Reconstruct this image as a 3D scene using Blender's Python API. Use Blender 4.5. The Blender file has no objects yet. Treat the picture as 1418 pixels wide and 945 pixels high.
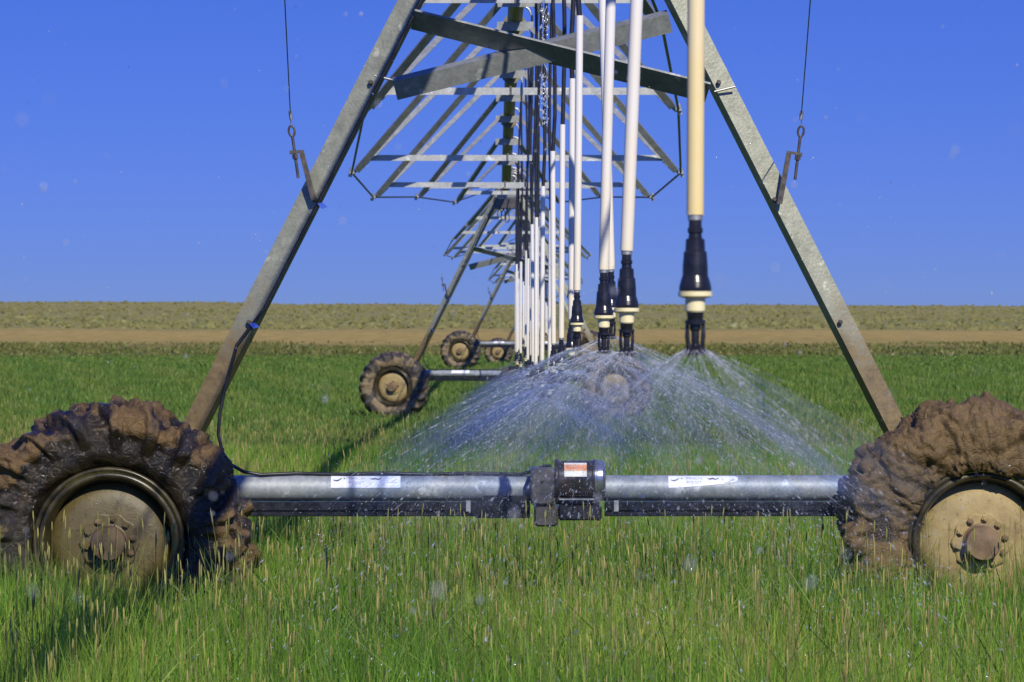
import bpy, math, random
import numpy as np
from mathutils import Vector, noise as mnoise

# ------------------------------------------------------------------ camera, sky, sun, exposure
scn = bpy.context.scene
col = scn.collection
R = math.radians
CAM_H = 1.6
FPX = 5198.0                       # focal length in photograph pixels (1418 wide)

cd = bpy.data.cameras.new('camera')
cam = bpy.data.objects.new('camera', cd)
col.objects.link(cam)
cd.sensor_width = 36.0
cd.lens = FPX / 1418.0 * 36.0
cd.clip_start = 0.1
cd.clip_end = 20000
cam.location = (0, 0, CAM_H)
cam.rotation_euler = (R(90 - 0.127), 0, R(-0.342))
cd.dof.use_dof = True
cd.dof.focus_distance = 16.5
cd.dof.aperture_fstop = 16.0
scn.camera = cam

SUN = Vector((0.40, -1.28, 1.0)).normalized()      # towards the sun: behind the camera, to the right
sun_el = math.asin(SUN.z)
sun_az = math.atan2(SUN.x, SUN.y)

world = bpy.data.worlds.new('World')
scn.world = world
world.use_nodes = True
wn, wl = world.node_tree.nodes, world.node_tree.links
wn.clear()
tc = wn.new('ShaderNodeTexCoord')
sep = wn.new('ShaderNodeSeparateXYZ')
mul = wn.new('ShaderNodeMath'); mul.operation = 'MULTIPLY_ADD'
mul.inputs[1].default_value = 2.2
mul.inputs[2].default_value = 0.42
comb = wn.new('ShaderNodeCombineXYZ')
nrm = wn.new('ShaderNodeVectorMath'); nrm.operation = 'NORMALIZE'
sky = wn.new('ShaderNodeTexSky')
sky.sky_type = 'NISHITA'
sky.sun_disc = False
sky.sun_elevation = sun_el
sky.sun_rotation = sun_az
sky.altitude = 1500
sky.air_density = 1.25
sky.dust_density = 0.25
sky.ozone_density = 3.5
hsv = wn.new('ShaderNodeHueSaturation')
hsv.inputs['Saturation'].default_value = 1.30
hsv.inputs['Hue'].default_value = 0.530
hsv.inputs['Value'].default_value = 1.13
bg = wn.new('ShaderNodeBackground')
bg.inputs['Strength'].default_value = 0.15
wo = wn.new('ShaderNodeOutputWorld')
wl.new(tc.outputs['Generated'], sep.inputs[0])
wl.new(sep.outputs['X'], comb.inputs['X'])
wl.new(sep.outputs['Y'], comb.inputs['Y'])
wl.new(sep.outputs['Z'], mul.inputs[0])
wl.new(mul.outputs[0], comb.inputs['Z'])
wl.new(comb.outputs[0], nrm.inputs[0])
wl.new(nrm.outputs[0], sky.inputs['Vector'])
wl.new(sky.outputs[0], hsv.inputs['Color'])
# dusty air low over the plain, all the way round
zc_ = wn.new('ShaderNodeMath'); zc_.operation = 'MAXIMUM'; zc_.inputs[1].default_value = 0.0
zk = wn.new('ShaderNodeMath'); zk.operation = 'MULTIPLY'; zk.inputs[1].default_value = -26.0
ze = wn.new('ShaderNodeMath'); ze.operation = 'EXPONENT'
hz = wn.new('ShaderNodeMix'); hz.data_type = 'RGBA'
hz.inputs[7].default_value = (0.98, 1.46, 2.80, 1)
wl.new(sep.outputs['Z'], zc_.inputs[0]); wl.new(zc_.outputs[0], zk.inputs[0]); wl.new(zk.outputs[0], ze.inputs[0])
wl.new(ze.outputs[0], hz.inputs[0]); wl.new(hsv.outputs[0], hz.inputs[6])
wl.new(hz.outputs[2], bg.inputs['Color'])
wl.new(bg.outputs[0], wo.inputs['Surface'])

sd = bpy.data.lights.new('sun', 'SUN')
sd.energy = 3.6
sd.angle = R(0.53)
sd.color = (1.0, 0.94, 0.80)
so = bpy.data.objects.new('sun', sd)
col.objects.link(so)
so.rotation_euler = (-SUN).to_track_quat('-Z', 'Y').to_euler()
so.location = (20, -40, 40)

scn.view_settings.view_transform = 'Standard'
scn.view_settings.look = 'None'
scn.view_settings.gamma = 1
scn.view_settings.use_curve_mapping = False
scn.view_settings.exposure = 0.45
scn.render.engine = 'CYCLES'
scn.cycles.max_bounces = 8
scn.cycles.transparent_max_bounces = 96

rnd = random.Random(7)
rng = np.random.default_rng(11)

# ------------------------------------------------------------------ node materials
def mat(name):
    m = bpy.data.materials.new(name)
    m.use_nodes = True
    nt = m.node_tree
    b = nt.nodes['Principled BSDF']
    return m, nt, b

def nd(nt, t, **kw):
    n = nt.nodes.new(t)
    for k, v in kw.items():
        setattr(n, k, v)
    return n

def ramp(nt, stops, src=None):
    r = nd(nt, 'ShaderNodeValToRGB')
    e = r.color_ramp.elements
    while len(e) > 1:
        e.remove(e[-1])
    e[0].position, e[0].color = stops[0][0], (*stops[0][1], 1)
    for p, c in stops[1:]:
        x = e.new(p)
        x.color = (*c, 1)
    if src is not None:
        nt.links.new(src, r.inputs[0])
    return r

def noise(nt, scale, detail=4, rough=0.55, coord='Object', vec=None):
    n = nd(nt, 'ShaderNodeTexNoise')
    n.inputs['Scale'].default_value = scale
    n.inputs['Detail'].default_value = detail
    n.inputs['Roughness'].default_value = rough
    if vec is None:
        t = nd(nt, 'ShaderNodeTexCoord')
        vec = t.outputs[coord]
    nt.links.new(vec, n.inputs['Vector'])
    return n

def mixc(nt, fac, a, b):
    m = nd(nt, 'ShaderNodeMix', data_type='RGBA')
    for s, v in ((m.inputs[0], fac), (m.inputs[6], a), (m.inputs[7], b)):
        if hasattr(v, 'is_linked') or isinstance(v, bpy.types.NodeSocket):
            nt.links.new(v, s)
        elif isinstance(v, (int, float)):
            s.default_value = v
        else:
            s.default_value = (*v, 1)
    return m.outputs[2]

def bump(nt, b, src, strength=0.3, dist=0.01):
    bn = nd(nt, 'ShaderNodeBump')
    bn.inputs['Strength'].default_value = strength
    bn.inputs['Distance'].default_value = dist
    nt.links.new(src, bn.inputs['Height'])
    nt.links.new(bn.outputs[0], b.inputs['Normal'])

def simple(name, c1, c2, scale=8, rough=(0.4, 0.6), metal=0.0, lo=0.35, hi=0.65, bmp=0.0, bdist=0.004, detail=5, spec=None):
    m, nt, b = mat(name)
    n = noise(nt, scale, detail)
    r = ramp(nt, [(lo, c1), (hi, c2)], n.outputs['Fac'])
    nt.links.new(r.outputs[0], b.inputs['Base Color'])
    rr = nd(nt, 'ShaderNodeMapRange')
    rr.inputs['To Min'].default_value, rr.inputs['To Max'].default_value = rough
    nt.links.new(n.outputs['Fac'], rr.inputs['Value'])
    nt.links.new(rr.outputs[0], b.inputs['Roughness'])
    b.inputs['Metallic'].default_value = metal
    if spec is not None:
        b.inputs['Specular IOR Level'].default_value = spec
    if bmp:
        n2 = noise(nt, scale * 6, 4)
        bump(nt, b, n2.outputs['Fac'], bmp, bdist)
    return m

def galvanized(name, c1, c2, mud=None, mud_z=None, metal=0.35, rough=(0.38, 0.6)):
    """zinc coat with spangle, pale scuffs and, if asked, mud splashed up from below (object z)"""
    m, nt, b = mat(name)
    n = noise(nt, 14, 6, 0.6)
    base = ramp(nt, [(0.3, c1), (0.7, c2)], n.outputs['Fac']).outputs[0]
    v = nd(nt, 'ShaderNodeTexVoronoi')
    v.inputs['Scale'].default_value = 90
    t = nd(nt, 'ShaderNodeTexCoord')
    nt.links.new(t.outputs['Object'], v.inputs['Vector'])
    vv = ramp(nt, [(0.0, (0.86,) * 3), (1.0, (1.12,) * 3)], v.outputs['Color'])
    mm = nd(nt, 'ShaderNodeMix', data_type='RGBA', blend_type='MULTIPLY')
    mm.inputs[0].default_value = 1
    nt.links.new(base, mm.inputs[6]); nt.links.new(vv.outputs[0], mm.inputs[7])
    c = mm.outputs[2]
    sc = noise(nt, 9, 3, 0.7)
    scr = ramp(nt, [(0.62, (0, 0, 0)), (0.70, (1, 1, 1))], sc.outputs['Fac'])
    c = mixc(nt, scr.outputs[0], c, tuple(min(1, x * 1.35 + 0.03) for x in c2))
    rough_src = n.outputs['Fac']
    if mud:
        sp = nd(nt, 'ShaderNodeSeparateXYZ')
        nt.links.new(t.outputs['Object'], sp.inputs[0])
        mr = nd(nt, 'ShaderNodeMapRange')
        mr.inputs['From Min'].default_value, mr.inputs['From Max'].default_value = mud_z
        mr.inputs['To Min'].default_value, mr.inputs['To Max'].default_value = 1.0, 0.0
        nt.links.new(sp.outputs['Z'], mr.inputs['Value'])
        mn = noise(nt, 7, 6, 0.65)
        ad = nd(nt, 'ShaderNodeMath', operation='ADD')
        nt.links.new(mr.outputs[0], ad.inputs[0]); nt.links.new(mn.outputs['Fac'], ad.inputs[1])
        mk = ramp(nt, [(0.72, (0, 0, 0)), (1.0, (1, 1, 1))], ad.outputs[0])
        mv = ramp(nt, [(0.3, tuple(v * 0.6 for v in mud)), (0.7, tuple(v * 1.35 for v in mud))], noise(nt, 28, 6, 0.7).outputs['Fac'])
        c = mixc(nt, mk.outputs[0], c, mv.outputs[0])
        inv = nd(nt, 'ShaderNodeMath', operation='MULTIPLY_ADD')
        inv.inputs[1].default_value = -metal; inv.inputs[2].default_value = metal
        nt.links.new(mk.outputs[0], inv.inputs[0])
        nt.links.new(inv.outputs[0], b.inputs['Metallic'])
    else:
        b.inputs['Metallic'].default_value = metal
    nt.links.new(c, b.inputs['Base Color'])
    rr = nd(nt, 'ShaderNodeMapRange')
    rr.inputs['To Min'].default_value, rr.inputs['To Max'].default_value = rough
    nt.links.new(rough_src, rr.inputs['Value'])
    nt.links.new(rr.outputs[0], b.inputs['Roughness'])
    n3 = noise(nt, 70, 4)
    bump(nt, b, n3.outputs['Fac'], 0.3 if mud else 0.15, 0.004)
    return m

M = {}
M['leg'] = galvanized('leg_zinc', (0.19, 0.195, 0.145), (0.30, 0.305, 0.235), mud=(0.135, 0.095, 0.036), mud_z=(0.85, 2.1))
M['brace'] = galvanized('brace_zinc', (0.20, 0.21, 0.20), (0.31, 0.32, 0.30))
M['truss'] = galvanized('truss_zinc', (0.21, 0.22, 0.21), (0.33, 0.34, 0.33))
M['cross'] = galvanized('cross_member_zinc', (0.34, 0.35, 0.34), (0.46, 0.47, 0.45))
M['beam'] = galvanized('wet_beam_zinc', (0.20, 0.22, 0.225), (0.36, 0.38, 0.385), rough=(0.42, 0.62), metal=0.25)
M['pipe'] = galvanized('main_pipe_zinc', (0.13, 0.12, 0.07), (0.24, 0.22, 0.14), rough=(0.45, 0.7))
M['rod'] = simple('truss_rod_steel', (0.06, 0.06, 0.065), (0.12, 0.12, 0.12), 20, (0.4, 0.6), 0.5)
M['bolt'] = simple('bolt_zinc', (0.35, 0.34, 0.31), (0.5, 0.49, 0.45), 40, (0.3, 0.5), 0.7)
M['wire'] = simple('stay_cable_steel', (0.22, 0.22, 0.22), (0.32, 0.32, 0.32), 60, (0.4, 0.5), 0.6)
M['iron'] = simple('dark_iron', (0.055, 0.05, 0.045), (0.12, 0.10, 0.085), 30, (0.35, 0.6), 0.4, bmp=0.1)
M['black'] = simple('wet_black_plastic', (0.008, 0.008, 0.010), (0.022, 0.022, 0.026), 24, (0.16, 0.38), 0.0, bmp=0.08)
M['hose'] = simple('black_hose', (0.010, 0.010, 0.012), (0.025, 0.025, 0.028), 12, (0.25, 0.45), 0.0)
M['motor'] = simple('motor_paint', (0.018, 0.016, 0.016), (0.075, 0.045, 0.028), 14, (0.12, 0.35), 0.1, lo=0.45, hi=0.75, bmp=0.08)
M['gear'] = simple('gearbox_cover', (0.075, 0.068, 0.06), (0.14, 0.125, 0.11), 9, (0.2, 0.42), 0.3, bmp=0.06)
M['steel'] = simple('motor_end_cap', (0.22, 0.22, 0.24), (0.40, 0.40, 0.42), 18, (0.14, 0.3), 0.8)
M['cream'] = simple('cream_plastic', (0.72, 0.63, 0.33), (0.80, 0.72, 0.44), 30, (0.35, 0.5), 0.0)
M['blue'] = simple('blue_clip', (0.03, 0.08, 0.45), (0.04, 0.10, 0.55), 30, (0.35, 0.5), 0.0)
M['sticker'] = simple('white_sticker', (0.62, 0.61, 0.64), (0.80, 0.79, 0.80), 22, (0.3, 0.5), 0.0, lo=0.2, hi=0.55)
M['ink'] = simple('faded_ink', (0.045, 0.045, 0.06), (0.22, 0.22, 0.25), 60, (0.4, 0.6), 0.0, lo=0.4, hi=0.7)
M['fadedink'] = simple('very_faded_ink', (0.28, 0.28, 0.33), (0.48, 0.48, 0.52), 60, (0.4, 0.6), 0.0, lo=0.35, hi=0.65)
M['orange'] = simple('orange_print', (0.75, 0.28, 0.10), (0.80, 0.42, 0.2), 60, (0.35, 0.5), 0.0)
M['redink'] = simple('red_print', (0.50, 0.08, 0.03), (0.62, 0.14, 0.06), 60, (0.35, 0.5), 0.0)
M['paper'] = simple('cream_label', (0.72, 0.66, 0.48), (0.80, 0.76, 0.62), 60, (0.35, 0.5), 0.0)

def pvc(name, white, stain, amount):
    m, nt, b = mat(name)
    t = nd(nt, 'ShaderNodeTexCoord')
    sp = nd(nt, 'ShaderNodeSeparateXYZ')
    nt.links.new(t.outputs['Object'], sp.inputs[0])
    mr = nd(nt, 'ShaderNodeMapRange')
    mr.inputs['From Min'].default_value, mr.inputs['From Max'].default_value = 0.0, 1.0
    mr.inputs['To Min'].default_value, mr.inputs['To Max'].default_value = amount, amount - 0.55
    nt.links.new(sp.outputs['Z'], mr.inputs['Value'])
    n = noise(nt, 4, 5, 0.6)
    ad = nd(nt, 'ShaderNodeMath', operation='ADD')
    nt.links.new(mr.outputs[0], ad.inputs[0]); nt.links.new(n.outputs['Fac'], ad.inputs[1])
    rp = ramp(nt, [(0.35, (0, 0, 0)), (0.95, (1, 1, 1))], ad.outputs[0])
    nt.links.new(mixc(nt, rp.outputs[0], white, stain), b.inputs['Base Color'])
    b.inputs['Roughness'].default_value = 0.42
    return m
M['pvc'] = pvc('white_pvc', (0.72, 0.69, 0.66), (0.74, 0.64, 0.42), 0.25)
M['pvc_stained'] = pvc('yellowed_pvc', (0.74, 0.66, 0.46), (0.74, 0.58, 0.26), 0.45)

def tyre_mat(name, mud1, mud2, wet1, wet2, wet_rough):
    m, nt, b = mat(name)
    at = nd(nt, 'ShaderNodeAttribute'); at.attribute_name = 'mud'
    n = noise(nt, 11, 8, 0.65)
    n2 = noise(nt, 34, 6, 0.7)
    mud = ramp(nt, [(0.3, mud1), (0.7, mud2)], n2.outputs['Fac']).outputs[0]
    wet = ramp(nt, [(0.35, wet1), (0.7, wet2)], n.outputs['Fac']).outputs[0]
    ad = nd(nt, 'ShaderNodeMath', operation='MULTIPLY_ADD')
    ad.inputs[1].default_value = 0.9; ad.inputs[2].default_value = -0.45
    nt.links.new(n.outputs['Fac'], ad.inputs[0])
    a2 = nd(nt, 'ShaderNodeMath', operation='ADD')
    nt.links.new(at.outputs['Fac'], a2.inputs[0]); nt.links.new(ad.outputs[0], a2.inputs[1])
    mk = ramp(nt, [(0.38, (0, 0, 0)), (0.62, (1, 1, 1))], a2.outputs[0])
    nt.links.new(mixc(nt, mk.outputs[0], wet, mud), b.inputs['Base Color'])
    rr = nd(nt, 'ShaderNodeMapRange')
    rr.inputs['To Min'].default_value, rr.inputs['To Max'].default_value = wet_rough, 0.62
    nt.links.new(mk.outputs[0], rr.inputs['Value'])
    nt.links.new(rr.outputs[0], b.inputs['Roughness'])
    n3 = noise(nt, 48, 10, 0.75)
    vo = nd(nt, 'ShaderNodeTexVoronoi', feature='DISTANCE_TO_EDGE'); vo.inputs['Scale'].default_value = 26
    tcv = nd(nt, 'ShaderNodeTexCoord')
    dv = nd(nt, 'ShaderNodeVectorMath', operation='MULTIPLY_ADD'); dv.inputs[1].default_value = (0.05, 0.05, 0.05)
    nt.links.new(n.outputs['Color'], dv.inputs[0]); nt.links.new(tcv.outputs['Object'], dv.inputs[2])
    nt.links.new(dv.outputs[0], vo.inputs['Vector'])
    vr = nd(nt, 'ShaderNodeMapRange'); vr.inputs['From Max'].default_value = 0.12; vr.inputs['To Max'].default_value = 0.35
    nt.links.new(vo.outputs['Distance'], vr.inputs['Value'])
    hs = nd(nt, 'ShaderNodeMath', operation='ADD')
    nt.links.new(n3.outputs['Fac'], hs.inputs[0]); nt.links.new(vr.outputs[0], hs.inputs[1])
    bump(nt, b, hs.outputs[0], 0.55, 0.018)
    return m
M['tyre_wet'] = tyre_mat('wet_muddy_rubber', (0.070, 0.040, 0.012), (0.155, 0.092, 0.029), (0.006, 0.005, 0.004), (0.042, 0.029, 0.012), 0.13)
M['tyre_mud'] = tyre_mat('caked_mud', (0.070, 0.042, 0.014), (0.172, 0.110, 0.040), (0.022, 0.014, 0.006), (0.055, 0.035, 0.013), 0.22)
M['tyre_dry'] = tyre_mat('dusty_rubber', (0.14, 0.097, 0.045), (0.24, 0.178, 0.095), (0.025, 0.021, 0.017), (0.075, 0.060, 0.040), 0.5)
def rim_mat(name, c1, c2, splash, rough):
    m, nt, b = mat(name)
    a = noise(nt, 9, 8, 0.68); bb = noise(nt, 46, 6, 0.75); c = noise(nt, 4.2, 5, 0.6)
    base = ramp(nt, [(0.32, c1), (0.68, c2)], a.outputs['Fac']).outputs[0]
    sp1 = ramp(nt, [(0.50, (0, 0, 0)), (0.64, (1, 1, 1))], c.outputs['Fac']).outputs[0]
    base = mixc(nt, sp1, base, splash)
    sp2 = ramp(nt, [(0.58, (0, 0, 0)), (0.66, (1, 1, 1))], bb.outputs['Fac']).outputs[0]
    base = mixc(nt, sp2, base, tuple(v * 0.6 for v in splash))
    nt.links.new(base, b.inputs['Base Color'])
    b.inputs['Roughness'].default_value = rough
    bump(nt, b, bb.outputs['Fac'], 0.5, 0.006)
    return m
M['rim_wet'] = rim_mat('wet_mud_rim', (0.070, 0.054, 0.017), (0.125, 0.095, 0.034), (0.060, 0.042, 0.014), 0.45)
M['rim_tan'] = rim_mat('tan_mud_rim', (0.24, 0.175, 0.065), (0.40, 0.305, 0.135), (0.19, 0.13, 0.048), 0.62)
M['rim_ring'] = simple('rim_ring', (0.014, 0.012, 0.007), (0.065, 0.052, 0.022), 12, (0.22, 0.45), 0.1, bmp=0.15)
M['hub_cap_wet'] = simple('wet_hub_cap', (0.045, 0.029, 0.013), (0.10, 0.066, 0.030), 14, (0.4, 0.6), 0.0, bmp=0.3)
M['hub_cap'] = simple('hub_cap_brown', (0.10, 0.062, 0.03), (0.20, 0.13, 0.065), 14, (0.45, 0.7), 0.0, bmp=0.2)

# ------------------------------------------------------------------ mesh helpers
def add_obj(name, verts, faces, m, parent=None, smooth=False, loc=None):
    me = bpy.data.meshes.new(name)
    me.from_pydata([tuple(v) for v in verts], [], faces)
    if smooth:
        me.polygons.foreach_set('use_smooth', [True] * len(me.polygons))
    me.update()
    if m is not None:
        me.materials.append(m)
    o = bpy.data.objects.new(name, me)
    col.objects.link(o)
    if parent is not None:
        o.parent = parent
    if loc is not None:
        o.location = loc
    return o

class MB:
    """collects shapes into one mesh"""
    def __init__(self):
        self.v, self.f, self.s = [], [], []
    def add(self, v, f, smooth=False):
        k = len(self.v)
        self.v += [tuple(p) for p in v]
        self.f += [tuple(i + k for i in q) for q in f]
        self.s += [smooth] * len(f)
        return self
    def box(self, lo, hi, bevel=0.0):
        x0, y0, z0 = lo; x1, y1, z1 = hi
        if bevel <= 0:
            v = [(x0, y0, z0), (x1, y0, z0), (x1, y1, z0), (x0, y1, z0), (x0, y0, z1), (x1, y0, z1), (x1, y1, z1), (x0, y1, z1)]
            f = [(0, 3, 2, 1), (4, 5, 6, 7), (0, 1, 5, 4), (1, 2, 6, 5), (2, 3, 7, 6), (3, 0, 4, 7)]
            return self.add(v, f)
        b = bevel
        rings = []
        # octagonal outline in x-z, extruded along y with bevelled ends
        def outline(i):
            return [(x0 + b + i, z0 + i), (x1 - b - i, z0 + i), (x1 - i, z0 + b + i), (x1 - i, z1 - b - i),
                    (x1 - b - i, z1 - i), (x0 + b + i, z1 - i), (x0 + i, z1 - b - i), (x0 + i, z0 + b + i)]
        for y, i in ((y0, b * 0.7), (y0 + b, 0), (y1 - b, 0), (y1, b * 0.7)):
            rings.append([(x, y, z) for x, z in outline(i)])
        v = [p for r in rings for p in r]
        f = []
        for k in range(3):
            for j in range(8):
                f.append((k * 8 + j, k * 8 + (j + 1) % 8, (k + 1) * 8 + (j + 1) % 8, (k + 1) * 8 + j))
        f.append(tuple(range(7, -1, -1)))
        f.append(tuple(24 + j for j in range(8)))
        return self.add(v, f)
    def tube(self, pts, r, seg=10, cap=True, smooth=True):
        pts = [Vector(p) for p in pts]
        n = len(pts)
        rs = r if isinstance(r, (list, tuple)) else [r] * n
        t0 = (pts[1] - pts[0]).normalized()
        ref = Vector((0, 0, 1)) if abs(t0.z) < 0.9 else Vector((1, 0, 0))
        u = t0.cross(ref).normalized()
        v, f = [], []
        for i, p in enumerate(pts):
            if i == 0: t = t0
            elif i == n - 1: t = (pts[-1] - pts[-2]).normalized()
            else: t = ((pts[i + 1] - p).normalized() + (p - pts[i - 1]).normalized()).normalized()
            u = (u - t * u.dot(t)).normalized()
            w = t.cross(u)
            for k in range(seg):
                a = 2 * math.pi * k / seg
                v.append(p + (u * math.cos(a) + w * math.sin(a)) * rs[i])
        for i in range(n - 1):
            for k in range(seg):
                k2 = (k + 1) % seg
                f.append((i * seg + k, i * seg + k2, (i + 1) * seg + k2, (i + 1) * seg + k))
        self.add(v, f, smooth)
        if cap:
            self.add(v[:seg], [tuple(range(seg - 1, -1, -1))])
            self.add(v[-seg:], [tuple(range(seg))])
        return self
    def lathe(self, prof, seg=24, axis='Z', center=(0, 0, 0), sharp=True, cap=True):
        """prof: (radius, height along axis) pairs"""
        c = Vector(center)
        def pt(r, h, a):
            x, y = r * math.cos(a), r * math.sin(a)
            if axis == 'Z': q = Vector((x, y, h))
            elif axis == 'Y': q = Vector((x, h, -y))
            else: q = Vector((h, x, y))
            return c + q
        groups = []
        if sharp:      # each profile segment gets own vertices: crisp rings
            groups = [(prof[i], prof[i + 1]) for i in range(len(prof) - 1)]
        else:
            groups = [prof]
        for g in groups:
            v, f = [], []
            for (r, h) in g:
                for k in range(seg):
                    v.append(pt(r, h, 2 * math.pi * k / seg))
            for i in range(len(g) - 1):
                for k in range(seg):
                    k2 = (k + 1) % seg
                    f.append((i * seg + k, i * seg + k2, (i + 1) * seg + k2, (i + 1) * seg + k))
            self.add(v, f, True)
        for (r, h), rev in ((prof[0], True), (prof[-1], False)):
            if r > 1e-5 and cap:
                idx = list(range(seg))
                self.add([pt(r, h, 2 * math.pi * k / seg) for k in idx], [tuple(idx[::-1] if rev else idx)])
        return self
    def angle(self, p0, p1, d1, w1=0.06, w2=0.06, t=0.006):
        """L-section bar from p0 to p1; flange 1 lies along d1, flange 2 square to it; the heel runs on the line"""
        p0, p1 = Vector(p0), Vector(p1)
        a = (p1 - p0).normalized()
        e1 = Vector(d1)
        e1 = (e1 - a * e1.dot(a)).normalized()
        e2 = a.cross(e1)
        prof = [(0, 0), (w1, 0), (w1, t), (t, t), (t, w2), (0, w2)]
        v = [p + e1 * x + e2 * y for p in (p0, p1) for x, y in prof]
        f = [(i, (i + 1) % 6, 6 + (i + 1) % 6, 6 + i) for i in range(6)]
        f += [(0, 3, 2, 1), (0, 5, 4, 3), (6, 7, 8, 9), (6, 9, 10, 11)]
        return self.add(v, f)
    def build(self, name, m, parent=None, loc=None):
        o = add_obj(name, self.v, self.f, m, parent, False, loc)
        o.data.polygons.foreach_set('use_smooth', self.s)
        # consistent normals
        import bmesh
        bm = bmesh.new(); bm.from_mesh(o.data)
        bmesh.ops.recalc_face_normals(bm, faces=bm.faces)
        bm.to_mesh(o.data); bm.free()
        return o

def empty(name, loc=(0, 0, 0), rz=0):
    o = bpy.data.objects.new(name, None)
    o.empty_display_size = 0.2
    col.objects.link(o)
    o.location = loc
    o.rotation_euler = (0, 0, rz)
    return o

def tag(o, label, cat, group=None, kind=None):
    if label: o['label'] = label
    if cat: o['category'] = cat
    if group: o['group'] = group
    if kind: o['kind'] = kind
    return o

def copy_tree(o, parent=None):
    c = o.copy()
    col.objects.link(c)
    c.parent = parent
    for ch in list(o.children):
        copy_tree(ch, c)
    return c

def big_mesh(name, verts, tris, m, colors=None, smooth=False, mat_index=None, mats=None):
    """fast mesh from numpy arrays of triangles"""
    me = bpy.data.meshes.new(name)
    nv, nt_ = len(verts), len(tris)
    me.vertices.add(nv); me.loops.add(nt_ * 3); me.polygons.add(nt_)
    me.vertices.foreach_set('co', np.ascontiguousarray(verts, dtype=np.float32).ravel())
    me.loops.foreach_set('vertex_index', np.ascontiguousarray(tris, dtype=np.int32).ravel())
    me.polygons.foreach_set('loop_start', np.arange(0, nt_ * 3, 3, dtype=np.int32))
    me.polygons.foreach_set('loop_total', np.full(nt_, 3, dtype=np.int32))
    for k in (mats or [m]):
        me.materials.append(k)
    if mat_index is not None:
        me.polygons.foreach_set('material_index', np.ascontiguousarray(mat_index, dtype=np.int32))
    me.update(calc_edges=True)
    if smooth:
        me.polygons.foreach_set('use_smooth', np.ones(nt_, dtype=bool))
    if colors is not None:
        ca = me.color_attributes.new('tint', 'FLOAT_COLOR', 'POINT')
        ca.data.foreach_set('color', np.ascontiguousarray(colors, dtype=np.float32).ravel())
    o = bpy.data.objects.new(name, me)
    col.objects.link(o)
    return o

# ------------------------------------------------------------------ ground
GD = np.array([-400, 0, 70, 95, 118, 140, 168, 205, 350, 500, 800, 1500, 1800, 6000], float)
GZ = np.array([0, 0, 0.0, 0.22, 0.42, 0.30, 0.13, 0.12, 0.66, 2.1, 5.0, 13.4, 13.8, 10], float)
def smooth_noise(x, y, s):
    return (np.sin(x * s * 1.3 + y * s * 0.7 + 1.1) + np.sin(x * s * 0.53 - y * s * 1.7 + 4.2) + np.sin(x * s * 2.3 + y * s * 0.31 + 0.4)) / 3
def ground_z(x, y):
    x = np.asarray(x, float); y = np.asarray(y, float)
    z = np.interp(y, GD, GZ)
    far = np.clip((y - 420) / 900, 0, 1)
    z = z - far * 1.5 / (1 + np.exp(-(x - 70) / 35.0)) + np.clip((y - 350) / 300, 0, 1) * 0.25 * smooth_noise(x, y * 0.3, 0.05)
    z = z + far * (1.1 * smooth_noise(x, y, 0.010) + 0.5 * smooth_noise(x, y, 0.037))
    return z

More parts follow.
